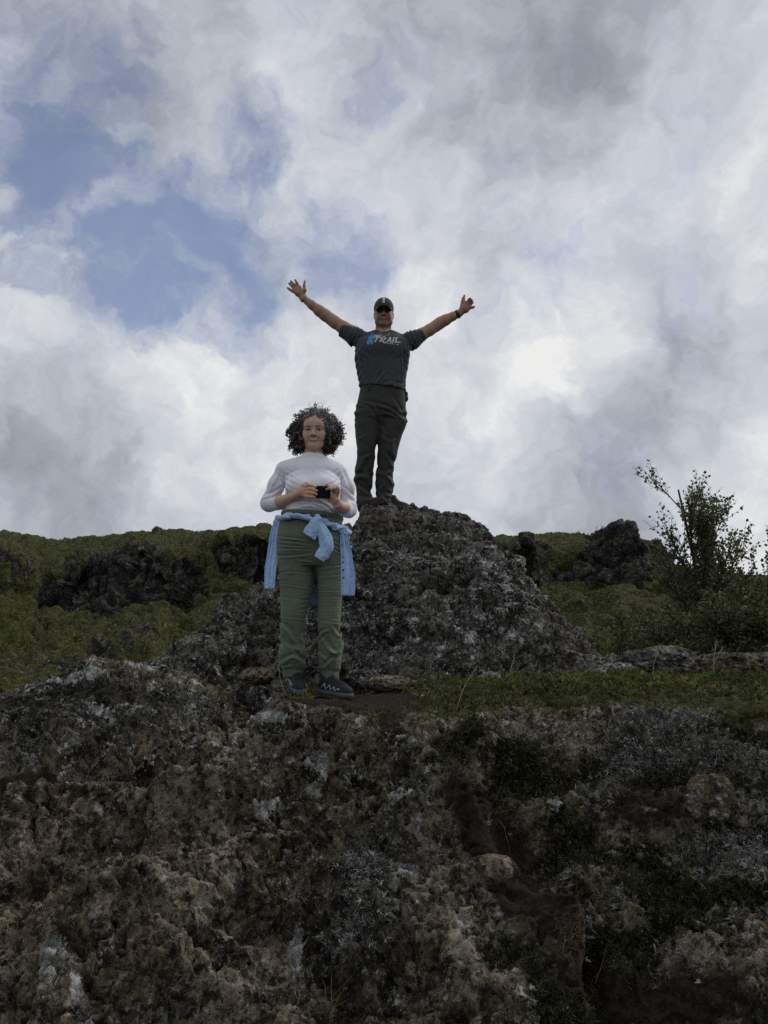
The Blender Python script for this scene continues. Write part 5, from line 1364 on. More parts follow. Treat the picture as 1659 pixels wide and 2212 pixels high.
CR = [([(604, 1161), (635, 1164), (664, 1168)], .007, 2.6), ([(604, 1170), (640, 1172), (670, 1178)], .007, 2.6), ([(602, 1178), (640, 1181), (668, 1182)], .005, 2.4), ([(602, 1187), (640, 1187), (670, 1188)], .006, 2.6), ([(602, 1203), (640, 1201), (672, 1197)], .008, 2.8), ([(640, 1208), (676, 1213)], .005, 2.6), ([(603, 1240), (630, 1236), (676, 1241)], .005, 2.2), ([(605, 1262), (640, 1267), (672, 1270)], .004, 2.2),
      ([(718, 1168), (738, 1179)], .006, 2.4), ([(720, 1178), (738, 1187)], .006, 2.4), ([(722, 1188), (739, 1198)], .006, 2.4), ([(690, 1228), (738, 1222)], .005, 2.4), ([(688, 1247), (736, 1243)], .004, 2.2), ([(688, 1264), (709, 1265)], .004, 2.2), ([(686, 1276), (738, 1279)], .003, 2), ([(604, 1333), (655, 1338)], .004, 2.2), ([(700, 1343), (736, 1348)], .004, 2.2),
      ([(650, 1290), (668, 1287)], .004, 2), ([(648, 1300), (666, 1297)], .004, 2), ([(646, 1310), (664, 1307)], .004, 2), ([(645, 1320), (662, 1317)], .004, 2),
      ([(609, 1348), (624, 1362), (645, 1396)], .014, 6), ([(606, 1372), (622, 1392), (640, 1400)], .012, 6), ([(631, 1403), (641, 1416), (658, 1428)], .012, 5), ([(607, 1430), (632, 1417), (654, 1431)], .013, 5), ([(612, 1441), (630, 1436)], .006, 3),
      ([(698, 1380), (724, 1408), (738, 1386)], .015, 6), ([(718, 1352), (732, 1370), (736, 1360)], .010, 5), ([(688, 1374), (696, 1365), (709, 1360)], .008, 4), ([(690, 1388), (700, 1376)], .007, 4), ([(700, 1440), (712, 1427), (720, 1420)], .010, 4), ([(722, 1442), (724, 1428), (732, 1420)], .009, 4), ([(690, 1410), (706, 1424)], .007, 5)]
F.displace(lambda p: creases(p, CR))
tro_w = shell_obj(F, 'trousers', M_TRO, woman)
wb = MB()
z_, cx_, cy_, rx_, ry_ = sec(W_, [(1117, 611, 738, 0, .128)])[0]
V, Q = ring((cx_, cy_, z_ + .004), rx_ + .003, ry_ + .003, -.016, .009, 1.6); wb.add(V, Q)
wb.tube(np.array([W_(671, 1115, -.14), W_(677, 1112.5, -.148), W_(683, 1115, -.14), W_(680, 1119, -.145), W_(672, 1119, -.142)]), .0085, 8)
wb.tube(np.array([W_(709, 1117, -.125), W_(709.5, 1124, -.128), W_(710, 1131, -.126)]), .006, 6)
wb.build('waistband', M_TRO, tro_w)
# --- light blue shirt tied round the waist
M_BLUE = cloth_mat('light blue cotton', (.37, .53, .80), .9, 500, .07, wrinkle=.35, wscale=16)
F = Field(W_(585, 1165) - np.array([.02, .23, .02]), W_(755, 1105) + np.array([.02, .24, .02]), .0036)
belt = [W_(602, 1125, .08), W_(603, 1121, -.02), W_(617, 1115.5, -.115), W_(641, 1114, -.146), W_(664, 1117.5, -.150), W_(684, 1124, -.155)]
F.chain(belt, [.024, .020, .018, .018, .017, .016], .015)
belt2 = [W_(686, 1124, -.155), W_(702, 1128, -.145), W_(722, 1136, -.115), W_(738, 1143, -.05), W_(743, 1148, .05)]
F.chain(belt2, [.015, .016, .018, .022, .028], .015)
F.chain([W_(602, 1127, .08), W_(640, 1132, .16), W_(680, 1136, .17), W_(720, 1140, .15), W_(743, 1148, .05)], [.026, .03, .03, .03, .03], .015)
F.chain([W_(741, 1141, -.05), W_(748, 1152, -.035), W_(749, 1161, -.02)], [.022, .027, .018], .015)
F.chain([W_(599, 1126, -.01), W_(594, 1140, -.01)], [.022, .018], .015)
F.ell(W_(686, 1122, -.168), (.026, .022, .028), .01)
def wr_b(p):
    px, py = proj(p); a = fbm(p * 16, 3, .55, 321)
    s = np.sin((py + .30 * np.abs(px - 686)) * .42 + 3.4 * a)
    return .0036 * s + .005 * a
F.displace(wr_b); F.displace(lambda p: .004 * fbm(p * 26, 3, .6, 325))
tied = shell_obj(F, 'tied_shirt', M_BLUE, woman)
def tube_sleeve(pts, r1, r2, name, seed):
    n, m = 34, 30
    C = spline(np.asarray(pts, float), n); t = np.linspace(0, 1, n)
    T = np.gradient(C, axis=0); T /= np.linalg.norm(T, axis=1, keepdims=True)
    U = np.cross(T, np.array([0, 1, 0.])); U /= np.linalg.norm(U, axis=1, keepdims=True); Vv = np.cross(T, U)
    w = np.interp(t, np.linspace(0, 1, len(r1)), r1); h = np.interp(t, np.linspace(0, 1, len(r2)), r2)
    a = np.linspace(0, 2 * np.pi, m, endpoint=False)
    q = np.stack([np.tile(np.cos(a) * 1.2, (n, 1)), np.tile(np.sin(a) * 1.2, (n, 1)), np.tile(t[:, None] * 4, (1, m))], -1)
    nz = 1 + .26 * fbm(q * 1.3, 4, .6, seed) + .10 * np.sin(a * 5 + 3 * vnoise(q * .7, seed))
    band = (1 + .05 * (t > .80))[:, None]
    O = C[:, None] + (U[:, None] * (w[:, None] * np.cos(a))[..., None] + Vv[:, None] * (h[:, None] * np.sin(a))[..., None]) * (nz * band)[..., None]
    I = C[:, None] + (O - C[:, None]) * .88
    I[-1] = C[-1] + (O[-1] - C[-1]) * .94
    g1 = grid_faces(m, n, wrap=True); k = n * m
    lip = np.stack([np.arange(m) + k - m, (np.arange(m) + 1) % m + k - m, (np.arange(m) + 1) % m + 2 * k - m, np.arange(m) + 2 * k - m], -1)
    return mesh_obj(name, np.concatenate([O.reshape(-1, 3), I.reshape(-1, 3)]), np.concatenate([g1, g1[:, ::-1] + k, lip]), M_BLUE, tied)
tube_sleeve([W_(686, 1119, -.17), W_(682, 1128, -.18), W_(677, 1140, -.182), W_(671, 1152, -.178), W_(667, 1158, -.176)], [.020, .030, .036, .040, .040], [.018, .018, .016, .014, .012], 'sleeve', 331)
tube_sleeve([W_(688, 1124, -.165), W_(693, 1140, -.175), W_(702, 1160, -.178), W_(706, 1180, -.176), W_(697, 1196, -.174), W_(689, 1208, -.172)], [.014, .024, .034, .036, .033, .030], [.014, .018, .020, .020, .019, .017], 'sleeve', 337)
V, Q, S, Nn = ribbon([W_(600, 1127, -.03), W_(594, 1150, -.035), W_(590, 1190, -.04), W_(584, 1230, -.045), W_(581, 1273, -.05)], [.020, .026, .033, .036, .034], [(1, -.5, 0)] * 5, .008, 2.2, .004, 341)
pl_ = mesh_obj('shirt_panel', V, Q, M_BLUE, tied)
V, Q, S, Nn = ribbon([W_(741, 1146, -.06), W_(744, 1170, -.065), W_(749, 1205, -.07), W_(752, 1245, -.075), W_(751, 1287, -.08)], [.016, .024, .034, .040, .036], [(1, .35, 0)] * 5, .008, 2.0, .004, 343)
pr_ = mesh_obj('shirt_panel', V, Q, M_BLUE, tied)
M_BTN = plain_mat('button', (.05, .07, .14), .4)
for r_ in (12, 19, 22, 26, 30):
    c = S[r_, 4]; n_ = Nn[r_, 4]; n_ = n_ if n_[1] < 0 else -n_
    b_ = MB(); b_.tube(np.array([c + n_ * .001, c + n_ * .005]), .0055, 10); b_.build('button', M_BTN, pr_)
V, Q, S, Nn = ribbon([W_(690, 1140, .17), W_(684, 1190, .16), W_(679, 1240, .13), W_(676, 1280, .11), W_(676, 1305, .10)], [.17, .17, .15, .11, .09], [(1, 0, 0)] * 5, .010, 4, .004, 347)
mesh_obj('shirt_panel', V, Q, M_BLUE, tied)
# --- shoes
MS = {'upper': plain_mat('black mesh shoe', (.012, .013, .016), .8, var=.3, scale=300, bump=.3), 'sole': plain_mat('grey rubber', (.075, .078, .085), .8, var=.2, scale=80), 'laces': plain_mat('black lace', (.014, .014, .016), .8),
      'stripe': plain_mat('silver overlay', (.36, .37, .40), .4), 'tab': plain_mat('pink webbing', (.70, .045, .20), .7), 'sock': plain_mat('beige sock', (.40, .33, .27), .9)}
make_shoe(woman, W_(633, 1478, .08), W_(646, 1498, -.13), (0, 0, 1), .255, None, MS, 1, zig=True, tab=True, sock=True)
make_shoe(woman, W_(691, 1496, .03), W_(761, 1509, -.145), (0, 0, 1), .265, None, MS, -1, zig=True, tab=True, sock=True)
# --- watch band, ring
M_BAND = plain_mat('pale band', (.52, .40, .36), .6)
def wrist_band(c, d, r, half, name, mat, parent, thick=.003):
    d = np.asarray(d, float) / np.linalg.norm(d); b = MB()
    pts = np.array([c - d * half, c - d * half * .95, c + d * half * .95, c + d * half]); b.tube(pts, [r, r + thick, r + thick, r], 24); return b.build(name, mat, parent)
dW = W_(726, 1082, -.185) - WR_R
wrist_band(WR_R + .2 * dW, dW, .0275, .006, 'wrist_strap', M_BAND, woman)
M_GOLD = plain_mat('ring metal', (.8, .75, .65), .25, 1.0)
wrist_band(W_(725.3, 1060.5, -.225), W_(725.5, 1057, -.232) - W_(725, 1065, -.213), .0105, .002, 'ring', M_GOLD, woman, .001)
# --- curly hair
M_HAIR = plain_mat('curly hair', (1, 1, 1), .42, var=.25, scale=60, attr=True, spec=.5)
hb = MB(); rg = np.random.default_rng(5)
F = Field(HW - .22, HW + .22, .005)
def HT(x, y, z): return HW + RW @ np.array([x * .92, y * .95, z * .87])
F.ell(HT(0, -.035, .045), (.094, .092, .078), .0, RW)
for q in (-1, 1):
    F.ell(HT(q * .097, -.025, .004), (.036, .055, .064), .04, RW); F.ell(HT(q * .096, -.03, -.050), (.042, .055, .052), .04, RW)
F.ell(HT(0, -.075, -.02), (.10, .06, .09), .04, RW)
# opening for the face and neck
F.ell(HT(0, .095, -.022), (.064, .10, .086), .01, RW, True); F.cone(HT(0, .09, -.12), HT(0, 0, -.16), .05, .06, .01, True)
F.displace(lambda p: .016 * fbm(p * 42, 3, .6, 401) + .020 * fbm(p * 15, 2, .5, 402) + .002)
V, Q = F.mesh()
def hair_col(p):
    l = (p - HW) @ RW
    g = np.exp(-((l[:, 0] - .062) / .024) ** 2 - ((l[:, 2] - .045) / .045) ** 2 - ((l[:, 1] - .03) / .06) ** 2) * .9
    g += .55 * np.exp(-((l[:, 0] - .0) / .05) ** 2 - ((l[:, 2] - .105) / .03) ** 2) + .25 * np.exp(-((l[:, 0] + .045) / .02) ** 2 - ((l[:, 2] - .07) / .03) ** 2)
    n = .5 + .5 * fbm(p * 60, 2, .5, 405)
    g = np.clip(g * (.7 + .8 * n) + .10 * n, 0, 1)[:, None]
    return np.array([.055, .046, .041]) * (1 - g) + np.array([.40, .39, .39]) * g
hair = mesh_obj('hair', V, Q, M_HAIR, woman, True, col=hair_col(V) * .8)
# ringlets rooted on the hair mass
nV = len(V)
Nv = np.zeros_like(V); fn = np.cross(V[Q[:, 1]] - V[Q[:, 0]], V[Q[:, 2]] - V[Q[:, 0]])
for j in range(4): np.add.at(Nv, Q[:, j], fn)
Nv /= np.linalg.norm(Nv, axis=1, keepdims=True) + 1e-9
lv = (V - HW) @ RW
inside = ((lv[:, 0] / .054) ** 2 + ((lv[:, 2] + .022) / .086) ** 2 < 1) & (lv[:, 1] > .0)
cand = np.nonzero(~inside & (lv[:, 2] > -.10))[0]
pick = rg.choice(cand, 1500)
for i in pick:
    b0 = V[i] - Nv[i] * .006; l0 = lv[i]
    out = Nv[i] * (.3 + .7 * rg.random()) + RW @ np.array([l0[0] * 4, -.2, .1 if l0[2] > .06 else -.9]) * .5 + rg.normal(0, .35, 3)
    out /= np.linalg.norm(out)
    ln = (rg.uniform(.012, .036) if rg.random() > .12 else rg.uniform(.035, .06)) * (1.25 if l0[2] > .05 else 1); r0 = rg.uniform(.006, .0125); turns = rg.uniform(.9, 2.2); n = 16
    t = np.linspace(0, 1, n); u = np.cross(out, rg.normal(0, 1, 3)); u /= np.linalg.norm(u); v = np.cross(out, u)
    ph = rg.uniform(0, 6.28) + t * turns * 6.28
    rr_ = r0 * (0.5 + .5 * t)
    pts = b0 + out * (ln * t)[:, None] + u * (rr_ * np.cos(ph))[:, None] + v * (rr_ * np.sin(ph))[:, None] - np.array([0, 0, .010]) * (t ** 2)[:, None]
    lp = (pts - HW) @ RW
    if (((lp[:, 0] / .050) ** 2 + ((lp[:, 2] + .022) / .080) ** 2 < 1) & (lp[:, 1] > .02)).any(): continue
    hb.tube(pts, rg.uniform(.0008, .0017), 4, hair_col(pts[:1])[0] * rg.uniform(.6, 1.6))
for k_ in range(520):          # locks: bundles of strands coiling down over the mass
    i = cand[rg.integers(len(cand))]; l0 = lv[i]
    if l0[2] > .075 and rg.random() < .5: continue
    down = RW @ np.array([np.sign(l0[0]) * (.35 if l0[2] > .02 else .05), .0, -1.0]); d0 = unit(down - (down @ Nv[i]) * Nv[i] + Nv[i] * .12 + rg.normal(0, .22, 3))
    ln = rg.uniform(.040, .072); n = 26; t = np.linspace(0, 1, n); u = unit(np.cross(d0, rg.normal(0, 1, 3))); v = np.cross(d0, u); r0 = rg.uniform(.006, .010); tw_ = rg.uniform(14, 24) * ln / .06
    cc = rg.choice([.45, .8, 1.2, 2.0, 3.0], p=[.25, .3, .25, .14, .06])
    for st_ in range(4):
        ph = rg.uniform(0, .9) + t * tw_ + (k_ % 7); off = rg.normal(0, .0022, 3)
        pts = V[i] + Nv[i] * .001 + off + d0 * (ln * t)[:, None] + Nv[i] * (.008 * np.sin(t * 2.6))[:, None] + (u * np.cos(ph)[:, None] + v * np.sin(ph)[:, None]) * (r0 * (.5 + .6 * t))[:, None]
        lp = (pts - HW) @ RW
        if (((lp[:, 0] / .054) ** 2 + ((lp[:, 2] + .016) / .078) ** 2 < 1) & (lp[:, 1] > .02)).any(): continue
        hb.tube(pts, rg.uniform(.0011, .0018), 4, hair_col(pts[:1])[0] * cc * rg.uniform(.85, 1.15))
for k_ in range(260):          # loose outer curls that stand off the mass
    i = cand[rg.integers(len(cand))]; l0 = lv[i]
    if np.hypot(l0[0], l0[2] - .02) < .085: continue
    rr0 = rg.uniform(.008, .015); out = unit(Nv[i] * .8 + rg.normal(0, .4, 3)); u = unit(np.cross(out, rg.normal(0, 1, 3))); v = np.cross(out, u); t = np.linspace(0, 1, 18)
    ph = rg.uniform(0, 6.28) + t * rg.uniform(4.5, 9); pts = V[i] + out * (rg.uniform(.012, .032) * t)[:, None] + (u * np.cos(ph)[:, None] + out * np.sin(ph)[:, None] * .8) * (rr0 * (.4 + .6 * t))[:, None] + v * (.006 * np.sin(ph * .5))[:, None]
    hb.tube(pts, rg.uniform(.0007, .0013), 4, hair_col(pts[:1])[0] * rg.uniform(.8, 1.8))
curls = hb.build('curls', M_HAIR, hair)
# --- the phone she holds
M_PH = plain_mat('black phone case', (.004, .004, .005), .7, var=.05, spec=.15)
c = [W_(664, 1049.8, -.212), W_(715, 1049.4, -.212), W_(714, 1077, -.214), W_(663, 1076.5, -.214)]
phone = empty('phone', c[3], 'black phone held sideways in both hands of the woman', 'phone')
c = np.array(c); ux = (c[1] - c[0]); wv = np.linalg.norm(ux); ux /= wv; uz = c[0] - c[3]; hv = np.linalg.norm(uz); uz /= hv; un = np.cross(ux, uz); un = -un if un[1] > 0 else un
cen = c.mean(0); nseg = 6; out = []
for sx, sy, a0 in ((1, 1, 0), (-1, 1, 90), (-1, -1, 180), (1, -1, 270)):
    for k_ in range(nseg):
        a_ = math.radians(a0 + 90 * k_ / (nseg - 1)); out.append((sx * (wv / 2 - .009) + .009 * math.cos(a_), sy * (hv / 2 - .009) + .009 * math.sin(a_)))
out = np.array(out); n = len(out); V = []
for dn, ins in ((-.0045, .0015), (-.0035, 0), (.0035, 0), (.0045, .0015)):
    sc_ = 1 - ins / (hv / 2)
    V.append(cen + out[:, :1] * sc_ * ux + out[:, 1:] * sc_ * uz + un * dn)
V = np.concatenate(V + [[cen - un * .0045], [cen + un * .0045]])
Fq = grid_faces(n, 4, wrap=True); i = np.arange(n); j = (i + 1) % n
Tt = np.concatenate([np.stack([np.full(n, 4 * n), j, i], -1), np.stack([np.full(n, 4 * n + 1), 3 * n + i, 3 * n + j], -1)])
mesh_obj('case', V, [Fq, Tt], M_PH, phone, False)
M_LENS = plain_mat('camera glass', (.03, .03, .035), .08, spec=.8)
lb = MB(); 
pc_ = cen + ux * (wv / 2 - .012) + uz * (hv / 2 - .020); lb.tube(np.array([pc_ + un * .004 + uz * .008, pc_ + un * .004 - uz * .008]), .0045, 10)
lb.build('camera_lens', M_LENS, phone)
print('woman', time.time() - T0)
# ------------------------------------------------------------------ the man on the outcrop
SK_M = np.array([.40, .245, .17])
man = empty('person', M_(812, 1104), 'man in cap and charcoal T-shirt with both arms flung wide on top of the outcrop', 'person')
HM = M_(829, 679.5, -.02); RM = head_frame(0, 7, 0); HS_M = 1.03
TORSO_M = [(719, 800, 856, .0, .075), (725, 786, 868, .01, .09), (735, 774, 880, .01, .105), (748, 768, 885.5, .01, .118), (764, 766.5, 887, .0, .125), (785, 768.5, 884, 0, .125), (805, 771, 881, 0, .125), (825, 774, 878.5, 0, .128), (842, 776.5, 876, 0, .132), (856, 777, 875, 0, .132)]
HIPS_M = [(836, 779, 874.5, 0, .118), (856, 774.5, 875.5, 0, .122), (875, 769, 877, 0, .128), (890, 766.5, 878, 0, .13), (908, 766.5, 878.5, 0, .125), (925, 767.5, 877, 0, .115)]
LEGL_M = [(895, 767, 822, 0, .11), (925, 766.5, 822, -.01, .108), (951, 769.5, 816, -.02, .10), (965, 771, 813, -.025, .092), (977, 771.5, 810.5, -.025, .09), (1000, 769, 808.5, -.015, .085), (1018, 766, 807, 0, .088), (1034, 762.8, 806.5, .01, .092), (1048, 767.5, 805, .015, .088), (1070, 768.5, 805.5, .01, .085), (1088, 768.8, 807, .0, .088), (1099, 772, 800, .0, .08)]
LEGR_M = [(895, 820, 878, 0, .11), (915, 818, 878.5, 0, .11), (940, 816.5, 869, .0, .102), (960, 815.5, 862, 0, .095), (981, 814.5, 857.5, 0, .09), (1005, 812.8, 852.5, .01, .085), (1030, 811, 850, .02, .088), (1050, 810.5, 849.5, .03, .09), (1068, 810.3, 848, .03, .085), (1082, 818, 846.5, .03, .082), (1096, 824, 848, .03, .08)]
F = Field(M_(612, 1112) - np.array([.02, .26, .02]), M_(1034, 596) + np.array([.02, .24, .03]), .0048)
head_sdf(F, HM, RM, HS_M, False)
F.chain([HM + RM @ np.array([0, -.015, -.05]), M_(828, 712, .01), M_(827.5, 726, .02)], [.064, .063, .070], .02)
F.sections(sec(M_, TORSO_M[1:], .88), .05); F.sections(sec(M_, HIPS_M[:-1], .82), .02); F.sections(sec(M_, LEGL_M[1:], .7), .01); F.sections(sec(M_, LEGR_M[1:], .7), .01)
# his right arm (left in the picture)
EL, WL = M_(716, 690.5, .02), M_(654.5, 643.5, -.03)
F.chain([M_(786, 735, .03), M_(765, 719, .03), M_(742, 708, .025), M_(724, 696.5, .02), EL], [.056, .054, .055, .051, .049], .02)
F.chain([EL, M_(703, 681, .015), M_(690, 671.5, .0), M_(674, 659, -.015), WL], [.048, .050, .046, .036, .029], .02)
F.chain([WL, M_(648, 634, -.035)], [.029, .030], .015)
F.chain([M_(643, 634, -.035), M_(641, 626, -.04)], [.024, .022], .02); F.chain([M_(651, 632, -.035), M_(647, 622, -.04)], [.022, .022], .02)
F.chain([M_(637, 630, -.035), M_(634, 628, -.04)], [.017, .014], .02)
for ch in [[(645.5, 619, -.04), (641.5, 611.5, -.05), (637.9, 605, -.055)], [(640, 621, -.04), (634, 613.5, -.05), (628.2, 607.6, -.052)], [(636, 624.5, -.04), (630, 617.5, -.05), (624.6, 612.4, -.05)], [(633, 630, -.038), (627, 626, -.045), (621.8, 622.2, -.045)]]:
    F.chain([M_(*c_) for c_ in ch], [.0120, .0112, .0098], .006)
F.chain([M_(654, 637, -.04), M_(658.5, 627, -.055), M_(657, 618, -.06), M_(658.5, 607.5, -.062)], [.020, .0145, .0122, .0090], .01)
# his left arm (right in the picture)
ER, WR = M_(941, 704.5, .02), M_(992.5, 676.5, -.03)
F.chain([M_(870, 740, .03), M_(893, 730, .03), M_(912, 722, .025), M_(928, 713, .02), ER], [.054, .052, .051, .048, .047], .02)
F.chain([ER, M_(951, 697.5, .012), M_(963, 691, .0), M_(978, 683.5, -.015), WR], [.046, .048, .044, .035, .029], .02)
F.chain([WR, M_(1000, 670, -.04)], [.030, .031], .015)
F.chain([M_(1003, 666, -.045), M_(1008, 655, -.055)], [.031, .022], .02); F.chain([M_(1008, 669, -.04), M_(1014, 663, -.05)], [.024, .018], .02)
F.chain([M_(1000, 663, -.05), M_(1000, 655, -.06)], [.022, .016], .02)
for ch in [[(1009, 653, -.055), (1013.5, 646.5, -.075), (1016, 645, -.095)], [(1012, 656, -.055), (1017, 650, -.072), (1019.6, 648.5, -.09)], [(1014, 660, -.052), (1018.5, 655.5, -.062), (1021, 653.2, -.075)], [(1016, 665, -.048), (1020.5, 664.2, -.055), (1024, 662.8, -.06)]]:
    F.chain([M_(*c_) for c_ in ch], [.0120, .0110, .0098], .006)
F.chain([M_(998.5, 660, -.05), M_(999.8, 651, -.062), M_(1001.2, 645, -.068), M_(1003.3, 638.5, -.07)], [.018, .0145, .0120, .0092], .01)
V, Q = F.mesh()
def col_m(V):
    loc = (V - HM) @ RM / HS_M
    colr = np.tile(SK_M, (len(V), 1)); hm_ = (loc[:, 2] > -.13) & (np.abs(loc[:, 0]) < .11)
    colr[hm_] = head_col(loc[hm_], SK_M, False, .55)
    hand = np.clip(np.exp(-((V - M_(637, 618, -.04)) ** 2).sum(1) / .10 ** 2) + np.exp(-((V - M_(1012, 655, -.05)) ** 2).sum(1) / .10 ** 2), 0, 1)
    colr[:, 1:] *= (1 - .16 * hand[:, None])
    return colr
body_m = mesh_obj('body', V, Q, M_SKIN, man, True, col=col_m(V))
refine_face(body_m, HM, RM, HS_M, col_m)
print('man body', len(V), time.time() - T0)
# short hair under the cap
M_HM = plain_mat('short dark hair', (.025, .018, .014), .7, var=.3, scale=200, bump=.4)
F = Field(HM - .16, HM + .18, .0048)
F.ell(HM + RM @ np.array([0, -.03, .02]) * HS_M, np.array([.0765, .088, .085]) * HS_M, 0, RM)
F.ell(HM + RM @ np.array([0, .085, -.02]) * HS_M, np.array([.12, .095, .13]) * HS_M, .004, RM, True)
F.half(HM + RM @ np.array([0, 0, -.045]), -RM[:, 2] - .5 * RM[:, 1])
for q in (-1, 1): F.ell(HM + RM @ np.array([q * .08, -.005, -.02]) * HS_M, np.array([.02, .02, .032]), .003, RM, True)
shell_obj(F, 'hair', M_HM, man)
# --- cap
M_CAP = cloth_mat('brown grey cap cloth', (.062, .054, .049), .9, 500, .06)
F = Field(HM - .16, HM + .2, .004)
def HC(x, f, z): return HM + RM @ (np.array([x, f, z]) * HS_M)
F.ell(HC(0, -.006, .050), np.array([.0835, .112, .092]) * HS_M, 0, RM)
F.half(HC(0, 0, .029), -RM[:, 2] - .06 * RM[:, 1])
F.ell(HC(0, -.006, .046), np.array([.0755, .104, .085]) * HS_M, .003, RM, True)
cap = shell_obj(F, 'cap', M_CAP, man)
u = np.linspace(-1, 1, 25); v = np.linspace(0, 1, 12)
UU, VV = np.meshgrid(u, v)
xx = UU * (.079 - .004 * VV); ff = (.082 * np.sqrt(np.clip(1 - (UU * .86) ** 2, 0, 1)) + .018) + VV * (.068 * np.sqrt(np.clip(1 - (UU * .96) ** 2, 0, 1)) + .004)
zz = .037 - .014 * UU ** 2 - .014 * VV - .016 * UU ** 2 * VV
top_ = np.stack([xx, ff, zz], -1); bot_ = top_ - np.array([0, 0, .004])
Vb = np.concatenate([top_.reshape(-1, 3), bot_.reshape(-1, 3)]) * HS_M @ RM.T + HM
Fa = grid_faces(25, 12); k = 300; e = []
for r_ in (np.arange(25), np.arange(25) + 11 * 25, np.arange(12) * 25, np.arange(12) * 25 + 24): e.append(np.stack([r_[:-1], r_[1:], r_[1:] + k, r_[:-1] + k], -1))
mesh_obj('brim', Vb, np.concatenate([Fa, Fa[:, ::-1] + k] + e), M_CAP, cap)
M_STR = plain_mat('light grey reflective strip', (.52, .53, .55), .5)
t = np.linspace(.12, 1.25, 14); Vs = []
for a in t:
    for x in (-.0095, .0095):
        for o in (.0008, .0026): Vs.append(HC(x, -.006 + (.112 + o) * math.cos(a) * .997, .050 + (.092 + o) * math.sin(a)))
Vs = np.array(Vs).reshape(14, 4, 3)[:, [0, 1, 3, 2]].reshape(-1, 3)
mesh_obj('front_strip', Vs, grid_faces(4, 14, wrap=True), M_STR, cap, False)
# --- sunglasses
M_GL = plain_mat('dark lens', (.012, .011, .011), .12, spec=.6); M_WIRE = plain_mat('thin wire', (.05, .045, .04), .4, .6)
gl = MB()
a = np.linspace(0, 2 * np.pi, 24, endpoint=False)
for q in (-1, 1):
    c_ = np.array([q * .034, .097, .004]); rad = np.stack([.0265 * np.cos(a) , -.010 * np.abs(np.cos(a)) * 0 - .0, .0165 * np.sin(a)], -1) if False else np.stack([.0265 * np.sign(np.cos(a)) * np.abs(np.cos(a)) ** .8, -q * .16 * .0265 * np.cos(a), .0165 * np.sign(np.sin(a)) * np.abs(np.sin(a)) ** .8], -1)
    ringp = c_ + rad
    Vl = np.concatenate([ringp, ringp * 1 + np.array([0, -.002, 0]), [c_ + np.array([0, .003, 0])], [c_ - np.array([0, .002, 0])]])
    i = np.arange(24); j = (i + 1) % 24
    Tl = np.concatenate([np.stack([np.full(24, 48), i, j], -1), np.stack([np.full(24, 49), j + 24, i + 24], -1)])
    gl.add(Vl * HS_M @ RM.T + HM, np.stack([i, i + 24, j + 24, j], -1), Tl)
sung = gl.build('sunglasses', M_GL, man)
for q in (-1, 1):
    wb = MB(); wb.tube(np.array([HC(q * .060, .092, .007), HC(q * .074, .060, .009), HC(q * .079, -.005, .012)]), .0016, 6); wb.build('temple', M_WIRE, sung)
wb = MB(); wb.tube(np.array([HC(-.009, .099, .007), HC(0, .103, .009), HC(.009, .099, .007)]), .0016, 6); wb.build('bridge', M_WIRE, sung)
# --- T-shirt
M_TEE = cloth_mat('charcoal jersey', (.052, .055, .064), .9, 500, .10, wrinkle=.30, wscale=9)
F = Field(M_(728, 864) - np.array([.03, .24, .02]), M_(922, 690) + np.array([.03, .24, .03]), .0046)
F.sections(sec(M_, TORSO_M), 0, 2.25)
F.ell(M_(810, 752, -.05), (.12, .085, .10), .05); F.ell(M_(846, 752, -.05), (.12, .085, .10), .05)
SLM, SRM = M_(741, 713.5, .025), M_(911.5, 723.0, .025)
F.chain([M_(800, 745, .02), M_(768, 728, .025), SLM], [.088, .076, .0635], .03)
F.chain([M_(858, 749, .02), M_(890, 735, .025), SRM], [.086, .074, .058], .03)
for c_, inn, r_ in ((SLM, M_(768, 728, .025), .0600), (SRM, M_(890, 735, .025), .0555)):
    d = inn - c_; d /= np.linalg.norm(d)
    F.ell(c_ - d * .125, (.13, .13, .13), .003, None, True)
# hem: higher at the left where it is tucked, lower on the right
F.half(M_(778, 838), M_(875, 849) [[2, 1, 0]] * np.array([0, 0, 0]) + np.array([-.10, 0, -1.0]))
F.cone(M_(828, 716, -.02), M_(828, 700, -.06), .060, .075, .006, True)
def wr_m(p):
    px, py = proj(p)
    a = fbm(p * np.array([14, 14, 4.5]), 3, .55, 501)
    low = sstep(770, 850, py)
    rad = np.hypot(px - 805, (py - 838)); 
    fan = np.sin(np.arctan2(px - 800, 846 - py) * 22 + 3 * a) * np.exp(-rad / 36)
    sl = sstep(800, 770, px) + sstep(862, 890, px)
    slv = sstep(765, 748, px) + sstep(893, 906, px)
    o = .0060 * a * (.4 + low) + .0036 * fan + .0030 * sl * (1 - .85 * slv) * np.sin(px * .55 * np.where(px < 828, 1, -1) + py * .35 + 3.2 * a)
    o += .005 * np.exp(-((px - 876 + (py - 800) * .06) / 7) ** 2) * np.sin(px * 1.0 + a * 4)
    return o
F.displace(wr_m)
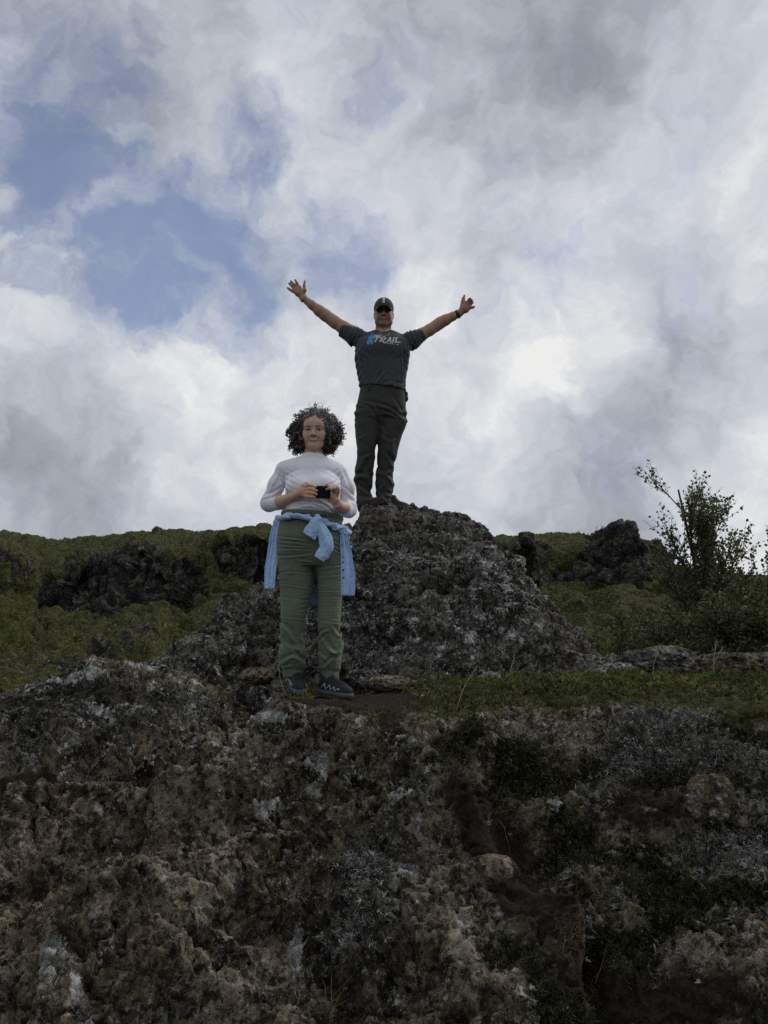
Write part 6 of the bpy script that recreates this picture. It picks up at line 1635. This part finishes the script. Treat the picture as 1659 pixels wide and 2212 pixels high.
CR = [([(868, 748), (871, 790), (873, 830)], .009, 4), ([(885, 763), (880, 795), (875, 825)], .009, 4), ([(862, 760), (864, 800), (866, 838)], .006, 4), ([(752, 712), (757, 735), (764, 760)], .009, 4), ([(745, 708), (748, 722), (758, 745)], .006, 3.5), ([(768, 760), (772, 790), (780, 820)], .008, 4), ([(778, 778), (784, 803), (795, 829)], .008, 4), ([(790, 775), (795, 800), (799, 829)], .006, 3.5), ([(812, 824), (822, 810), (834, 800)], .008, 4), ([(806, 826), (811, 808), (818, 792)], .006, 3.5), ([(822, 832), (838, 826), (856, 828)], .007, 4), ([(842, 838), (858, 830), (872, 830)], .006, 4),
      ([(890, 757), (902, 735), (909, 716)], .009, 4), ([(883, 750), (894, 732), (900, 718)], .006, 3.5), ([(769, 735), (790, 728), (800, 722)], .005, 4), ([(858, 724), (872, 730), (884, 738)], .005, 4), ([(775, 752), (800, 772)], .005, 5), ([(880, 756), (852, 776)], .005, 5)]
F.displace(lambda p: creases(p, CR))
tee = shell_obj(F, 't_shirt', M_TEE, man)
# printed motif, laid on the cloth
teeV = np.array([v.co[:] for v in tee.data.vertices]); teeQ = [tuple(p_.vertices) for p_ in tee.data.polygons]
bv = BVHTree.FromPolygons([tuple(v) for v in teeV], teeQ)
def on_tee(px, py):
    o_ = Vector((0, 0, 0)); d_ = Vector(at(px, py, 1.0).tolist()).normalized()
    o_ = Vector(M_(px, py, -.6).tolist())
    h = bv.ray_cast(o_, d_, 1.2)[0]
    return np.array(h) + np.array([0, -.0035, 0]) if h else M_(px, py, -.13)
def print_strokes(name, strokes, mat):
    b = MB()
    for pts, w in strokes:
        P_ = np.array(pts, float); P_ = spline(P_, max(8, 5 * len(P_))) if len(P_) > 2 else np.linspace(P_[0], P_[1], 8)
        S3 = np.array([on_tee(x, y) for x, y in P_])
        t_ = np.gradient(S3, axis=0); t_ /= np.linalg.norm(t_, axis=1, keepdims=True) + 1e-9
        n_ = np.cross(t_, [0, 1, 0]); n_ /= np.linalg.norm(n_, axis=1, keepdims=True) + 1e-9
        A = S3 + n_ * w; B = S3 - n_ * w
        b.add(np.concatenate([A, B, A + [0, .003, 0], B + [0, .003, 0]]), [q for i in range(len(S3) - 1) for q in ((i, i + 1, len(S3) + i + 1, len(S3) + i), (i, 2 * len(S3) + i, 2 * len(S3) + i + 1, i + 1), (len(S3) + i, len(S3) + i + 1, 3 * len(S3) + i + 1, 3 * len(S3) + i))])
    return b.build(name, mat, tee, False)
M_PRT = plain_mat('pale print', (.50, .50, .50), .85, var=.25, scale=60); M_PRB = plain_mat('blue print', (.10, .37, .68), .85, var=.15, scale=60)
o_x, o_y, kx = 713.2, 630.9, .13227
def cc(*p_): return [(o_x + x * kx, o_y + y * kx) for x, y in p_]
w0 = .0065
letters = [(cc((745, 752), (800, 738), (850, 745)), w0), (cc((775, 748), (752, 780), (735, 812)), w0), (cc((722, 812), (750, 815)), w0 * .6),                                   # T
           (cc((850, 745), (825, 790), (805, 818)), w0), (cc((850, 742), (890, 738), (905, 760), (880, 778), (838, 784)), w0 * .9), (cc((850, 784), (865, 815), (900, 832), (925, 818)), w0 * .9),   # R
           (cc((925, 826), (955, 780), (982, 740)), w0), (cc((982, 740), (985, 785), (992, 826)), w0), (cc((940, 796), (988, 796)), w0 * .6),                                              # A
           (cc((1042, 748), (1030, 790), (1020, 826)), w0), (cc((1022, 750), (1068, 744)), w0 * .6), (cc((1006, 828), (1036, 828)), w0 * .6),                                                # I
           (cc((1090, 745), (1072, 790), (1062, 826)), w0), (cc((1070, 748), (1106, 742)), w0 * .6), (cc((1062, 826), (1085, 822), (1100, 806)), w0 * .9),                                    # L
           (cc((745, 700), (722, 722), (745, 745), (765, 720), (745, 700)), w0 * .7), (cc((775, 704), (790, 720), (805, 704)), w0 * .6), (cc((795, 716), (780, 742)), w0 * .6), (cc((815, 712), (812, 738)), w0 * .5), (cc((815, 714), (835, 716)), w0 * .5),
           (cc((1095, 808), (1092, 830)), w0 * .45), (cc((1092, 830), (1104, 831)), w0 * .45), (cc((1118, 810), (1110, 820), (1118, 832), (1126, 820), (1118, 810)), w0 * .45), (cc((1134, 812), (1131, 832)), w0 * .45), (cc((1134, 812), (1147, 822), (1131, 832)), w0 * .45),
           (cc((932, 842), (1040, 850)), w0 * .45), (cc((1055, 852), (1075, 855)), w0 * .45), (cc((1088, 857), (1122, 863)), w0 * .45)]
print_strokes('print_lettering', letters, M_PRT)
bw = .0085
bike = [(cc((672, 700), (690, 700)), .012), (cc((650, 735), (690, 722), (712, 740)), bw), (cc((640, 755), (670, 750), (700, 742)), .014), (cc((640, 780), (660, 770), (672, 760)), .016), (cc((632, 745), (625, 735)), bw * .7), (cc((700, 740), (716, 770)), bw * .6),
        (cc((630, 800), (650, 785), (665, 770)), .014), (cc((660, 790), (655, 820)), bw), (cc((622, 775), (626, 800)), bw * .8), (cc((620, 800), (608, 825), (614, 852), (630, 850), (638, 822), (620, 800)), .005), (cc((616, 815), (626, 842)), .008),
        (cc((682, 790), (668, 815), (672, 848), (692, 842), (697, 812), (682, 790)), .004), (cc((640, 830), (670, 805), (690, 775)), .004)]
print_strokes('print_rider', bike, M_PRB)
nk = MB(); nk.tube(spline(np.array([on_tee(*cc((800, 668))[0]), on_tee(*cc((850, 712))[0]), on_tee(*cc((905, 722))[0]), on_tee(*cc((940, 706))[0]), on_tee(*cc((972, 680))[0])]), 24), .0032, 6)
nk.build('necklace', plain_mat('pale cord', (.36, .33, .27), .6), man)
# --- trousers
M_TRM = cloth_mat('dark olive nylon', (.038, .040, .034), .75, 300, .08, wrinkle=.40, wscale=8, sheen=.05)
F = Field(M_(758, 1106) - np.array([.03, .2, .02]), M_(884, 830) + np.array([.03, .22, .02]), .0046)
F.sections(sec(M_, HIPS_M[:-1]), 0, 2.2); F.sections(sec(M_, LEGL_M), .030, 2.1); F.sections(sec(M_, LEGR_M), .022, 2.1)
def wr_p(p):
    px, py = proj(p)
    left = px < 816
    a = fbm(p * np.array([8, 8, 6]), 3, .55, 521); b = fbm(np.stack([px * .045 + py * .03, py * .05 - px * .04, np.where(left, 0., 5.)], -1), 3, .5, 523)
    knee = np.exp(-((py - 985) / 45) ** 2); shin = sstep(990, 1030, py); hip = np.exp(-((py - 895) / 30) ** 2)
    o = .006 * a + .013 * b * (shin + .5 * knee) + .008 * hip * fbm(np.stack([px * .03 + py * .02, py * .10, np.where(left, 1., 7.)], -1), 3, .55, 527)
    o += -.004 * np.exp(-((px - 822.5) / 1.6) ** 2) * sstep(900, 885, py)
    o += -.003 * np.exp(-((py - 886 - (px - 770) * .1) / 1.5) ** 2) * (px < 790) - .003 * np.exp(-((py - 903 + (px - 790) * .25) / 1.3) ** 2) * (px > 776) * (px < 800)
    return o
F.ell(M_(821, 908, .0), (.135, .105, .075), .03)
F.displace(wr_p)
CR = [([(788, 868), (833, 878), (856, 892), (874, 905)], .012, 4.5), ([(808, 876), (816, 888), (821, 903)], .010, 4), ([(797, 880), (808, 895), (815, 914)], .010, 4.5), ([(839, 891), (848, 896), (858, 903)], .010, 4), ([(772, 873), (790, 876)], .006, 4), ([(848, 860), (862, 880), (870, 896)], .007, 4), ([(782, 988), (790, 984), (800, 979)], .010, 4), ([(799, 980), (788, 1000), (774, 1024)], .014, 6), ([(762, 1036), (775, 1026), (792, 1028)], .016, 6), ([(774, 1048), (786, 1058), (800, 1066)], .012, 5), ([(790, 1010), (800, 1040), (804, 1050)], .010, 5), ([(769, 1070), (786, 1078), (802, 1074)], .010, 5), ([(772, 935), (776, 945), (786, 940)], .007, 3.5), ([(776, 920), (786, 945), (790, 970)], .007, 5),
      ([(832, 978), (840, 988), (848, 1003)], .011, 4.5), ([(838, 1028), (844, 1034), (851, 1043)], .012, 4.5), ([(816, 1058), (824, 1050), (830, 1042)], .009, 5), ([(826, 940), (838, 950), (852, 948)], .009, 5), ([(815, 1010), (826, 1022), (842, 1016)], .010, 5), ([(822, 1076), (834, 1068), (846, 1070)], .010, 4.5), ([(860, 930), (852, 950), (850, 970)], .008, 5), ([(824, 915), (832, 935), (834, 960)], .008, 5)]
F.displace(lambda p: creases(p, CR))
trm = shell_obj(F, 'trousers', M_TRM, man)
M_BELT = plain_mat('black belt webbing', (.010, .010, .011), .6)
z_, cx_, cy_, rx_, ry_ = sec(M_, [(838, 778.5, 875.5, 0, .122)])[0]
bb = MB(); V, Q = ring((cx_, cy_, z_ - .005), rx_ + .001, ry_ + .002, -.02, .007, 2.4); bb.add(V, Q); belt_o = bb.build('belt', M_BELT, man)
lb = MB(); lb.tube(np.array([M_(799, 830, -.12), M_(797, 838, -.128), M_(794.5, 845, -.124)]), .006, 6); lb.build('belt_loop', M_TRM, trm)
# pouch on the belt
F = Field(M_(864, 880) - .08, M_(890, 836) + .08, .004)
F.chain([M_(876.5, 851, .0), M_(876, 861, 0), M_(873.5, 868, 0)], [.020, .022, .016], .01); F.displace(lambda p: .002 * fbm(p * 40, 2, .5, 531))
shell_obj(F, 'belt_pouch', M_BELT, man)
# --- shoes
MM = {'upper': plain_mat('black trail shoe', (.016, .018, .016), .8, var=.4, scale=120, bump=.3), 'sole': plain_mat('dark rubber', (.020, .022, .021), .85, var=.25, scale=60), 'laces': plain_mat('orange lace', (.62, .12, .06), .7), 'stripe': plain_mat('yellow grey overlay', (.11, .105, .07), .6)}
make_shoe(man, M_(781, 1114, .02), M_(826, 1090, -.10), (-.42, -.25, 1), .275, None, MM, -1, zig=True)
make_shoe(man, M_(828, 1104, .06), M_(873, 1107.5, -.02), (0, 0, 1), .28, None, MM, -1, zig=True)
# --- on the wrists
wrist_band(M_(655.8, 644.6, -.029), WL - EL, .0335, .009, 'wristband', plain_mat('yellow band', (.46, .30, .06), .7), man, .002)
wt = wrist_band(M_(988.5, 679, -.025), WR - ER, .0345, .011, 'watch', plain_mat('black watch strap', (.010, .010, .012), .5), man, .003)
print('man', time.time() - T0)
